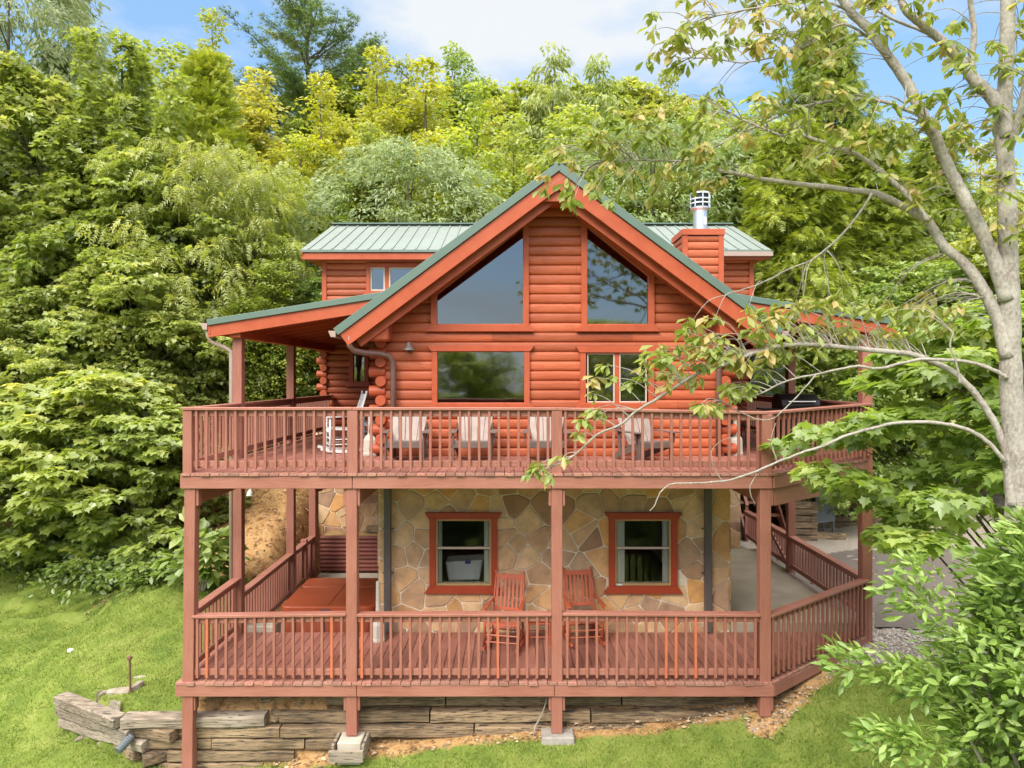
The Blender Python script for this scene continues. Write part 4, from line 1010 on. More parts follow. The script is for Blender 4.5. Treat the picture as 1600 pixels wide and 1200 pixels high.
# ---------------------------------------------------------------- timber wall and footings below the deck
t = empty('timber_retaining_wall', (-1, 10.4, -1), 'weathered timber retaining wall running below the lower deck', 'retaining wall')
def timber(a, b, h=.165, d=.19, mat='timber'):
    m = MB(); a = Vector(a); b = Vector(b); n = max(2, int((b - a).length / .28)); 
    pts = []; dirv = (b - a).normalized(); s = dirv.cross(Vector((0, 0, 1))).normalized()
    i0 = 0; h0 = h * rr.uniform(.96, 1.0)
    for k in range(n + 1):
        c = a + (b - a) * (k / n) + s * rr.uniform(-.006, .006) + Vector((0, 0, rr.uniform(-.004, .004)))
        hh = h0 / 2 + rr.uniform(-.009, .005); dd = d / 2
        j = lambda: Vector((0, 0, rr.uniform(-.008, .008))) + s * rr.uniform(-.008, .008)
        cs = .02
        ring = [c - s*dd - Vector((0,0,hh-cs)) + j(), c - s*(dd-cs) - Vector((0,0,hh)) + j(), c + s*(dd-cs) - Vector((0,0,hh)) + j(), c + s*dd - Vector((0,0,hh-cs)) + j(), c + s*dd + Vector((0,0,hh-cs)) + j(), c + s*(dd-cs) + Vector((0,0,hh)) + j(), c - s*(dd-cs) + Vector((0,0,hh)) + j(), c - s*dd + Vector((0,0,hh-cs)) + j()]
        m.v += [tuple(q) for q in ring]
        if k:
            for q in range(8): m.f.append(((k-1)*8 + q, (k-1)*8 + (q+1) % 8, k*8 + (q+1) % 8, k*8 + q))
    m.f.append(tuple(range(7, -1, -1))); m.f.append(tuple(n*8 + q for q in range(8)))
    return m.build('timber', M[mat], t, attr=[rr.random()] * len(m.f))
for z, cuts in ((-.45, (-3.72, -2.3, -.98, 1.62, 3.45)), (-.63, (-3.55, -3.4, -1.2, 1.15, 3.2)), (-.81, (-5.6, -4.7, -3.36, -.55, 2.2)), (-.985, (-5.45, -4.35, -3.0, -2.35)), (-1.16, (-5.0, -3.15)), (-1.335, (-5.2, -3.6))):
    yo = {-.45: .22, -.63: .08}.get(z, 0)
    for a, b in zip(cuts, cuts[1:]): timber((a + .012, 10.37 + yo - .02 * rr.random(), z), (b - .012, 10.37 + yo + .02 * rr.random(), z), mat='timber')
timber((-5.62, 10.30, -.64), (-3.58, 10.36, -.64), d=.24, mat='timberg')
for k, z in enumerate((-.64, -.81, -.98)):
    timber((-7.0 + .03 * k, 11.02, z), (-5.66 + .2 * k, 10.26, z), d=.22, mat='timberg')
timber((-5.5, 10.40, -.81), (-4.85, 10.2, -.81)); timber((-5.3, 10.2, -1.16), (-5.0, 10.42, -1.16)); timber((-6.1, 10.75, -1.14), (-5.4, 10.30, -1.14))
# footings
m = MB(); px_ = .64
m.hexa([(px_-.24, 9.93, -1.06), (px_+.25, 9.93, -1.06), (px_+.25, 10.45, -1.06), (px_-.24, 10.45, -1.06), (px_-.22, 10.0, -.742), (px_+.24, 10.0, -.742), (px_+.24, 10.42, -.742), (px_-.22, 10.42, -.742)])
tag(m.build('concrete_footing', M['congrey'], bevel=.015), 'grey tapered concrete footing under the middle deck post', 'footing')
t2 = empty('boxed_footing', (-2.29, 10.1, -.9), 'boarded box of concrete under the second deck post from the left', 'footing')
m = MB(); m.box(-2.45, -2.12, 9.95, 10.35, -1.1, -.79); m.build('concrete', M['conpale'], t2, bevel=.01)
m = MB(); m.box(-2.55, -2.07, 9.86, 9.90, -1.02, -.86); m.box(-2.52, -2.48, 9.9, 10.38, -1.0, -.80); m.box(-2.10, -2.06, 9.9, 10.38, -1.0, -.80); m.box(-2.5, -2.02, 10.38, 10.42, -.95, -.74); m.build('form_board', M['timberg'], t2, bevel=.004, attr=[.5] * len(m.f))
tag((lambda m: (m.tube([P(833, 1153, 10.15), P(836, 1135, 10.2), P(846, 1118, 10.28), P(853, 1098, 10.3), P(855, 1084, 10.3)], .011, 6), m.build('cable', M['congrey'], smooth=True))[1])(MB()), 'thin pale cable hanging beside the middle deck post', 'cable')
# corrugated drain pipe
m = MB(); a = P(206, 1150, 10.22); b = P(184, 1174, 10.02); n = 15
m.tube([a + (b - a) * (k / n) for k in range(n + 1)], [.062 if k % 2 else .05 for k in range(n + 1)], 12); tag(m.build('drain_pipe', M['steelgrey']), 'grey corrugated drain pipe poking out of the left timber wall', 'pipe')
# dark hull-shaped plank lying under the deck
m = MB(); x0 = -4.62
m.prism([(x0 + .22, 10.95, -.52), (x0 + 1.2, 10.95, -.53), (x0 + 1.2, 10.95, -.37), (x0 + .05, 10.95, -.40)], (0, .35, 0)); m.bar((x0 + .05, 10.94, -.385), (x0 + 1.15, 10.94, -.355), .05, .03)
tag(m.build('hull_plank', plain('dark_plank', (.075, .055, .04), .55, var=.25), bevel=.012), 'dark hull-shaped plank lying under the lower deck behind the timber wall', 'wood_plank')
# iron stake with knob and flat rocks
sx_, sy_ = P(204, 1045, 10.95).x, 10.95; sz_ = gz(sx_, sy_)
t = empty('iron_stake', (sx_, sy_, sz_), 'rusty iron stake with a knob standing in the lawn', 'stake')
m = MB(); m.tube([(sx_, sy_, sz_ - .1), (sx_ - .015, sy_, sz_ + .53)], .017, 8); m.build('rod', M['rust'], t)
m = MB(); m.lathe((sx_ - .015, sy_, sz_ + .52), [(.02, 0), (.042, .015), (.04, .05), (.02, .065)], 10); m.build('knob', M['rust'], t)
def flat_rock(u, v, Y, l, w_, rz, lb, hh=.045):
    p = P(u, v, Y); z = gz(p.x, Y); m = MB(); n = 11; c, s = math.cos(rz), math.sin(rz); ring = []
    for k in range(n):
        a = 2 * math.pi * k / n; q = rr.uniform(.78, 1.1); ex, ey = l * q * math.cos(a), w_ * q * math.sin(a); ring.append((p.x + ex * c - ey * s, Y + ex * s + ey * c))
    bot = [(x, y, gz(x, y) - .06) for x, y in ring]; mid = [(x, y, gz(x, y) + hh * .6 + rr.uniform(-.012, .012)) for x, y in ring]
    top = [(p.x + (x - p.x) * .8, Y + (y - Y) * .8, gz(x, y) + hh + rr.uniform(-.01, .01)) for x, y in ring]
    m.v += bot + mid + top
    for a in (0, 1):
        for k in range(n): m.f.append((a*n + k, a*n + (k+1) % n, (a+1)*n + (k+1) % n, (a+1)*n + k))
    m.f.append(tuple(2*n + k for k in range(n)))
    tag(m.build('flat_rock', M['rock']), lb, 'rock', 'flat rocks round the iron stake')
flat_rock(188, 1062, 11.0, .20, .10, .2, 'broad flat rock just left of the foot of the iron stake')
flat_rock(214, 1048, 11.1, .06, .14, -.2, 'narrow upright rock just right of the foot of the iron stake', .09)
flat_rock(145, 1078, 10.85, .24, .055, .75, 'long thin weathered slab pointing at the corner of the timber wall')
flat_rock(172, 1086, 10.6, .19, .06, .12, 'low flat rock close behind the left timber wall')
flat_rock(222, 1036, 11.4, .15, .03, -.1, 'thin dark slab farthest behind the iron stake', .02)
p = P(110, 1000, 12.2); z = gz(p.x, p.y); m = MB(); m.lathe((p.x, p.y, z + .03), [(.045, 0), (.05, .03), (.02, .05)], 10); tag(m.build('cleanout_cap', M['white']), 'small white pipe cap alone in the lawn', 'cap')
p = P(1294, 1057, 11.0); z = gz(p.x, p.y); m = MB(); m.box(p.x - .11, p.x + .09, 10.98, 11.1, z - .03, z + .075); tag(m.build('concrete_block', M['brickc'], bevel=.006), 'tan block under the angled edge of the lower deck', 'block')
# drain extension at the corner of the angled rail
p = P(1361, 985, 12.2); m = MB(); 
m.tube([(p.x, 12.2, -.12 + .05 * k) for k in range(9)], [.055 if k % 2 else .047 for k in range(9)], 10); tag(m.build('drain_spout', M['sash']), 'ribbed downspout extension at the corner post of the angled railing', 'pipe')

# ---------------------------------------------------------------- right rear yard
Yt = 18.9
t = empty('timber_crib', P(1256, 845, Yt), 'square stack of tan landscape timbers beside the grey box', 'timber wall')
x0, x1 = pxw(1239, Yt), pxw(1275, Yt)
for k in range(6): timber((x0, Yt, .08 + k * .175), (x1 - (.16 if k % 2 else 0), Yt, .08 + k * .175), d=.2)
for k in range(1, 6, 2): timber((x1 - .08, Yt - .1, .08 + k * .175), (x1 - .08, Yt + 1.6, .08 + k * .175), d=.15)
for k in range(0, 6, 2): timber((x0 + .08, Yt + .12, .08 + k * .175), (x0 + .08, Yt + 2.2, .08 + k * .175), d=.15)
Yt2 = 20.6
t = empty('timber_bank_wall', P(1350, 830, Yt2), 'long dark timber wall against the bank behind the grey box', 'timber wall')
for k in range(8): timber((pxw(1296, Yt2) + rr.uniform(0, .3) - 1.2, Yt2 + k * .05, .08 + k * .17), (pxw(1350, Yt2) - k * .03 + 1.0, Yt2 + k * .05, .08 + k * .17), d=.2)
Yb_ = 19.3
t = empty('utility_box', P(1288, 845, Yb_), 'grey metal box with sloping lid on thin legs', 'box')
xa, xb = pxw(1275, Yb_), pxw(1305, Yb_); za, zb_ = pzw(818, Yb_), pzw(775, Yb_)
m = MB(); m.hexa([(xa, Yb_, za - .02), (xb, Yb_, za + .06), (xb, Yb_ + .7, za + .06), (xa, Yb_ + .7, za - .02), (xa, Yb_ + .05, zb_), (xb, Yb_ + .05, zb_ + .02), (xb, Yb_ + .7, zb_ + .06), (xa, Yb_ + .7, zb_ + .04)]); m.build('housing', M['steelgrey'], t, bevel=.012)
m = MB(); m.hexa([(xa - .5, Yb_ + .02, zb_ + .02), (xb + .03, Yb_ - .02, zb_ + .03), (xb + .03, Yb_ + .75, zb_ + .10), (xa - .5, Yb_ + .75, zb_ + .09), (xa - .5, Yb_ + .02, zb_ + .045), (xb + .03, Yb_ - .02, zb_ + .055), (xb + .03, Yb_ + .75, zb_ + .125), (xa - .5, Yb_ + .75, zb_ + .115)]); m.build('lid', M['steelgrey'], t)
for x in (xa + .03, xb - .03):
    for y in (Yb_ + .04, Yb_ + .65): m = MB(); m.box(x - .02, x + .02, y - .02, y + .02, .03, za + .05); m.build('leg', M['steelgrey'], t)
m = MB(); m.box(xa + .28, xa + .31, Yb_ - .005, Yb_ + .03, zb_ - .12, zb_ - .06); m.build('latch', M['white'], t)
t = empty('plinth_timber', P(1290, 840, 19.1), 'single timber lying on the gravel below the grey box', 'timber')
timber((pxw(1275, 19.1), 19.1, .10), (pxw(1316, 19.1), 18.95, .10), d=.2)
# alarm sign: white device on a round blue board
Ys = 19.2; t = empty('yard_sign', (pxw(1257, Ys), Ys, 1.1), 'small round blue sign on a white stake above the timber stack', 'sign')
x = pxw(1257, Ys); zc_ = pzw(775, Ys); m = MB(); m.box(x - .012, x + .012, Ys + .012, Ys + .03, .9, zc_ - .08); m.build('stake', M['white'], t)
m = MB(); m.prism([(x + .10 * math.cos(R(22.5 + 45 * k)), Ys, zc_ + .10 * math.sin(R(22.5 + 45 * k))) for k in range(8)], (0, .012, 0)); b = m.build('sign_board', M['signblue'], t)
m = MB(); m.box(x - .05, x + .05, Ys - .006, Ys - .002, zc_ - .02, zc_ + .005); m.box(x - .045, x + .045, Ys - .006, Ys - .002, zc_ + .035, zc_ + .05); m.build('lettering_band', M['white'], b)

# ---------------------------------------------------------------- leaves
def tmpl(verts, faces): return np.array(verts, float), faces
T_OVATE = tmpl([(0,0,0), (.24,.3,.07), (.25,.62,.06), (0,1,-.06), (-.25,.62,.06), (-.24,.3,.07)], [(0,1,2,3), (0,3,4,5)])
T_ELL = tmpl([(0,0,0), (.15,.3,.06), (.17,.62,.05), (0,1,-.08), (-.17,.62,.05), (-.15,.3,.06)], [(0,1,2,3), (0,3,4,5)])
T_OBOV = tmpl([(0,0,0), (.11,.3,.05), (.21,.68,.06), (0,1,-.10), (-.21,.68,.06), (-.11,.3,.05)], [(0,1,2,3), (0,3,4,5)])
T_DIA = tmpl([(0,0,0), (.33,.5,.08), (0,1,-.04), (-.33,.5,.08)], [(0,1,2), (0,2,3)])
half = [(.10,.04,.02), (.40,-.06,.05), (.34,.15,.06), (.60,.38,.08), (.36,.42,.06), (.34,.60,.06), (.18,.58,.03)]
T_MAPLE = tmpl([(0,0,0)] + half + [(0,1,-.04)] + [(-x,y,z) for x, y, z in half[::-1]], [(0,1,2,3,4,5,6,7,8), (0,8,9,10,11,12,13,14,15)])
T_MAPLE5 = tmpl([(0,0,0), (.42,-.02,.05), (.34,.2,.05), (.52,.45,.07), (.22,.5,.03), (0,1,-.05), (-.22,.5,.03), (-.52,.45,.07), (-.34,.2,.05), (-.42,-.02,.05)], [(0,1,2,3,4,5), (0,5,6,7,8,9)])
def spray(n, droop, wd, ln):
    v, f = [], []
    for k in range(n):
        y = .12 + .82 * k / n; l = ln * (1 - .6 * (k / n) ** 1.5)
        for s in (-1, 1):
            i = len(v); z = -droop * y * y
            v += [(0, y - wd/2, z), (s*l, y + l*.55, z - droop*.35*l), (0, y + wd/2, z)]; f.append((i, i+1, i+2))
    i = len(v); v += [(-wd*.3, .85, -droop*.7), (0, 1.05, -droop*1.1), (wd*.3, .85, -droop*.7)]; f.append((i, i+1, i+2))
    return tmpl(v, f)
T_SPRAY = spray(5, .25, .12, .36)       # flat hemlock spray
T_COMP = spray(4, .55, .16, .30)        # drooping compound leaf
T_LANCE = tmpl([(0,0,0), (.15,.45,.03), (0,1,-.18), (-.15,.45,.03)], [(0,1,2), (0,2,3)])
def tuft(n, seed):
    r = random.Random(seed); v, f = [], []
    for k in range(n):
        a = 2*math.pi*k/n; u = r.uniform(.25, 1.0); d = Vector((math.cos(a)*(1-u*.5), .5+.5*u, math.sin(a)*(1-u*.5))).normalized(); s = d.cross(Vector((0, 0, 1)) if abs(d.z) < .9 else Vector((1, 0, 0))).normalized() * .045
        i = len(v); v += [tuple(-s), tuple(d * r.uniform(.7, 1.05)), tuple(s)]; f.append((i, i+1, i+2))
    return tmpl(v, f)
T_TUFT = tuft(9, 4)
T_BLADE = tmpl([(-.08,0,0), (.08,0,0), (0,1,.35)], [(0,1,2)])

def norm(a): return a / np.maximum(np.linalg.norm(a, axis=-1, keepdims=True), 1e-9)
def leaf_mesh(name, T, pos, d, n, size, tone, mat):
    tv, tf = T; N = len(pos); k = len(tv)
    d = norm(d); s = norm(np.cross(d, n)); n2 = np.cross(s, d)
    V = pos[:, None, :] + size[:, None, None] * (tv[None, :, 0:1]*s[:, None, :] + tv[None, :, 1:2]*d[:, None, :] + tv[None, :, 2:3]*n2[:, None, :])
    lens = [len(f) for f in tf]; base = np.concatenate([np.array(f) for f in tf])
    li = (np.arange(N)[:, None]*k + base[None, :]).ravel().astype(np.int32)
    pl = np.tile(np.array(lens), N); ls = np.concatenate([[0], np.cumsum(pl)[:-1]]).astype(np.int32)
    me = bpy.data.meshes.new(name)
    me.vertices.add(N*k); me.vertices.foreach_set('co', V.astype(np.float32).ravel())
    me.loops.add(len(li)); me.loops.foreach_set('vertex_index', li)
    me.polygons.add(len(pl)); me.polygons.foreach_set('loop_start', ls)
    me.update(calc_edges=True)
    at = me.attributes.new('tone', 'FLOAT', 'FACE'); at.data.foreach_set('value', np.repeat(np.clip(tone, 0, 1), len(tf)).astype(np.float32))
    me.materials.append(mat); return me
UP = np.array([0, 0, 1.0])
def clump_leaves(r, centres, rad, flat, per, size, droop=.3, upw=.8, out=None, tone_c=None, jit=.55, shell=.6):
    """leaves over the upper side of each flattened clump, pointing outward"""
    C = len(centres); per_n = per
    c = np.repeat(centres, per_n, 0); ra = np.repeat(rad, per_n)
    v = norm(r.normal(size=(C*per_n, 3))); v[:, 2] = np.abs(v[:, 2]) * np.where(r.random(C*per_n) < .78, 1, -1)
    q = r.random(C*per_n) ** (1/3) * (1-shell) + shell * r.random(C*per_n) ** .35
    off = v * q[:, None] * ra[:, None] * np.array([1, 1, flat])
    pos = c + off
    o = v if out is None else norm(np.repeat(out, per_n, 0) * .7 + v * .7)
    d = norm(np.stack([o[:, 0], o[:, 1], -droop + .35*o[:, 2]], -1) + r.normal(size=pos.shape) * .38)
    n = norm(UP * upw + v * .5 + r.normal(size=pos.shape) * jit)
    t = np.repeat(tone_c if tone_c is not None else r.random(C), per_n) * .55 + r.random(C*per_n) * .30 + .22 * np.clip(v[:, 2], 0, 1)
    return pos, d, n, size * r.uniform(.7, 1.25, C*per_n), t - .04

PROTO = {}
def trunk_mesh(name, h, r0, crown_pts, mat, r, lean=(0, 0), limbs=24, z0=.25):
    m = MB(); pts = []; n = 9
    for k in range(n):
        t = k / (n - 1); pts.append(Vector((lean[0]*t + .12*math.sin(t*5)*h*.04, lean[1]*t + .10*math.sin(t*4 + 1)*h*.04, -.6 + (h + .6) * t)))
    m.tube(pts, [r0*(1.25 if k == 0 else 1) * (1 - .86*(k/(n-1))**.9) for k in range(n)], 8)
    if len(crown_pts):
        sel = crown_pts[r.choice(len(crown_pts), min(limbs, len(crown_pts)), replace=False)]
        for q in sel:
            zt = max(h*z0, q[2] - np.hypot(q[0], q[1]) * .75); zt = min(zt, h*.93); t = (zt + .6) / (h + .6); a = Vector((lean[0]*t, lean[1]*t, zt)); b = Vector(q)
            mid = a.lerp(b, .5) + Vector((0, 0, (b - a).length * .08)); rr_ = r0 * .34 * (1 - t*.6)
            m.tube([a, mid, b], [rr_, rr_*.6, rr_*.18], 5, caps=False)
    me = bpy.data.meshes.new(name); me.from_pydata(m.v, [], m.f); me.materials.append(mat); return me
def crown_centres(r, n, h, z0, prof, lump=.22, inner=.35):
    t = r.random(n) ** .9; ph = r.random(n) * 2*np.pi
    rr_ = prof(t) * (1 + lump * np.sin(ph*3 + t*9 + r.random()*6) + lump*.6*np.sin(ph*5 - t*14 + r.random()*6)) * (inner + (1-inner) * r.random(n) ** .45)
    return np.stack([rr_*np.cos(ph), rr_*np.sin(ph), z0 + (h - z0) * t], -1)
def proto(key, h, z0, prof, n, per, crad, flat, T, size, mat, seed, droop=.3, upw=.8, lump=.22, r0=.16, bark='bark', limbs=24, jit=.55, inner=.35, grad=.25, centres=None):
    r = np.random.default_rng(seed)
    c = crown_centres(r, n, h, z0, prof, lump, inner) if centres is None else centres
    n = len(c)
    rad = crad * r.uniform(.6, 1.3, n)
    out = norm(np.stack([c[:, 0], c[:, 1], 0*c[:, 0]], -1) + 1e-6)
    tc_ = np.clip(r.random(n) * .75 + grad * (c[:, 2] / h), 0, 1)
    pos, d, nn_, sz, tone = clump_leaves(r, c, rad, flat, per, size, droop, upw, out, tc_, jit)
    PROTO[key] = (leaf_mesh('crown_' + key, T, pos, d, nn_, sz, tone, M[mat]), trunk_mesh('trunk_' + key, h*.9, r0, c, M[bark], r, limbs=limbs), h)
p_round = lambda R_: (lambda t: R_ * np.sqrt(np.clip(1 - (2*t*.93 - .80)**2 / 1.25, .03, 1)))
p_cone = lambda R_: (lambda t: R_ * (1 - t) ** .8 + .12)
p_col = lambda R_: (lambda t: R_ * np.clip(np.minimum(t*5 + .55, 1.25*(1 - t)**.55 + .1), 0, 1))
def leaders(seed, h, R_, n, per, w_, low=.06):
    # several upright leaders, each a pointed spindle of foliage
    r = np.random.default_rng(seed + 500); out = []
    for k in range(n):
        b = R_ * math.sqrt(r.random()) if k else 0; a = r.random()*2*np.pi; zt = h * (1 - .42*(b/R_)**1.4) * (r.uniform(.8, 1) if k else 1); zb = h * r.uniform(low, low + .18)
        q = r.random(per) ** .85; z = zb + (zt - zb)*q; rw = w_ * (np.minimum(q*4 + .45, 1) * (1 - q)**.55 + .06); an = r.random(per)*2*np.pi; rr_ = rw*np.sqrt(r.random(per)); bb = b*(.6 + .45*q)
        out.append(np.stack([bb*np.cos(a) + rr_*np.cos(an), bb*np.sin(a) + rr_*np.sin(an), z], -1))
    return np.concatenate(out)
proto('maple', 9, .5, p_round(3.3), 720, 44, .50, .45, T_MAPLE5, .165, 'leaf', 1, droop=.35, upw=.9, lump=.3, inner=.5)
proto('maple_fine', 9, .2, p_round(3.4), 980, 44, .46, .38, T_MAPLE, .17, 'leaf', 2, droop=.45, upw=.95, lump=.32, inner=.5)
proto('sapling', 4, .15, p_round(1.75), 330, 34, .33, .38, T_MAPLE, .185, 'leaf', 12, droop=.5, upw=1.0, lump=.3, inner=.5, jit=.4, r0=.07)
proto('broad', 10, .6, None, 0, 44, .44, .65, T_OVATE, .15, 'leafy', 3, droop=.3, centres=leaders(3, 10, 2.5, 12, 62, 1.0))
proto('broad2', 10, .6, None, 0, 44, .42, .65, T_OVATE, .14, 'leaf', 4, droop=.4, centres=leaders(4, 10, 2.6, 11, 66, 1.15))
proto('birch', 11, 1.0, None, 0, 40, .36, .85, T_DIA, .13, 'leafy', 5, droop=.5, upw=.4, jit=.9, centres=leaders(5, 11, 1.9, 10, 66, .75))
proto('silver', 9, .6, p_round(3.0), 700, 40, .40, .6, T_LANCE, .17, 'leafg', 6, droop=.6, upw=.5, jit=.8, inner=.5)
proto('droop', 10, .8, None, 0, 38, .42, .7, T_LANCE, .25, 'leaf', 7, droop=1.1, upw=.5, jit=.6, centres=leaders(7, 10, 2.7, 11, 62, 1.2))
proto('feather', 8, .5, p_round(2.9), 460, 19, .46, .45, T_COMP, .34, 'leafy', 8, droop=.5, upw=.95, jit=.35, lump=.32)
proto('hemlock', 12, .4, p_cone(3.4), 900, 27, .50, .28, T_SPRAY, .33, 'leafc', 9, droop=.28, upw=1.0, jit=.22, lump=.2)
proto('cypress', 9, .2, p_cone(2.0), 640, 30, .34, .7, T_SPRAY, .25, 'leafc', 10, droop=-.35, upw=.6, jit=.5, lump=.12)
# tall maple of upswept spires
def spired(key, seed):
    r = np.random.default_rng(seed); cs, tn = [], []
    for k in range(26):
        a = r.random()*2*np.pi; b = r.uniform(.2, 2.0); zb = r.uniform(1.0, 6.0); zt = min(12, zb + r.uniform(3.0, 6.5)) - b*.9
        n = int((zt - zb) / .22)
        for q in np.linspace(0, 1, max(n, 4)):
            rad = b * (.55 + .75*q); cs.append((rad*np.cos(a), rad*np.sin(a), zb + (zt - zb)*q)); tn.append(.25 + .55*q)
    c = np.array(cs) + r.normal(size=(len(cs), 3)) * .10; z = c[:, 2] / 12
    rad = np.clip(.62 - .42*np.array(tn), .2, .6) * r.uniform(.8, 1.2, len(c))
    pos, d, n, sz, tone = clump_leaves(r, c, rad, .9, 46, .145, .35, .7, norm(c * [1, 1, .0] + 1e-6), np.array(tn) * .7, .6)
    PROTO[key] = (leaf_mesh('crown_' + key, T_MAPLE5, pos, d, n, sz, tone, M['leaf']), trunk_mesh('trunk_' + key, 10, .16, c, M['bark'], r), 12.2)
spired('spire', 21)
# white pine: tiers of long level limbs carrying needle tufts
def pine(key, seed):
    r = np.random.default_rng(seed); pos, d, n, tone = [], [], [], []; m = MB(); h = 17
    m.tube([(0, 0, -.6), (.1, 0, 6), (0, .1, 12), (.15, 0, h)], [.26, .2, .12, .02], 8)
    for k in range(54):
        t = r.random() ** .8; z = 7.0 + 9.6*t; a = r.random()*2*np.pi; ln = (4.4*(1 - t)**.55 + .9) * r.uniform(.65, 1.1); rise = r.uniform(.08, .5) + .35*t
        pts = [Vector((0, 0, z))]
        for q in range(1, 7):
            s = q / 6; pts.append(Vector((math.cos(a + .1*math.sin(s*4 + k))*ln*s, math.sin(a)*ln*s, z + ln*(rise*s + .10*s*s))))
        m.tube(pts, [.06*(1 - .8*i/6) for i in range(7)], 5, caps=False)
        for q in range(int(58*ln/3)):
            s = r.uniform(.28, 1.0); i = min(int(s*6), 5); p = pts[i].lerp(pts[i+1], s*6 - i); side = r.normal() * .42*(1.15 - s*.6)
            pp = np.array(p) + np.array([-math.sin(a)*side, math.cos(a)*side, r.normal()*.07 + .06])
            for e in range(3):
                pos.append(pp + r.normal(size=3)*.12); dd = np.array([math.cos(a), math.sin(a), .45]) + r.normal(size=3)*.5; d.append(dd); n.append(UP + r.normal(size=3)*.4); tone.append(r.random()*.8 + .1*t)
    pos = np.array(pos); me = leaf_mesh('crown_' + key, T_TUFT, pos, np.array(d), np.array(n), r.uniform(.2, .34, len(pos)), np.array(tone), M['leafp'])
    tm = bpy.data.meshes.new('trunk_' + key); tm.from_pydata(m.v, [], m.f); tm.materials.append(M['bark']); PROTO[key] = (me, tm, h)
pine('pine', 31)

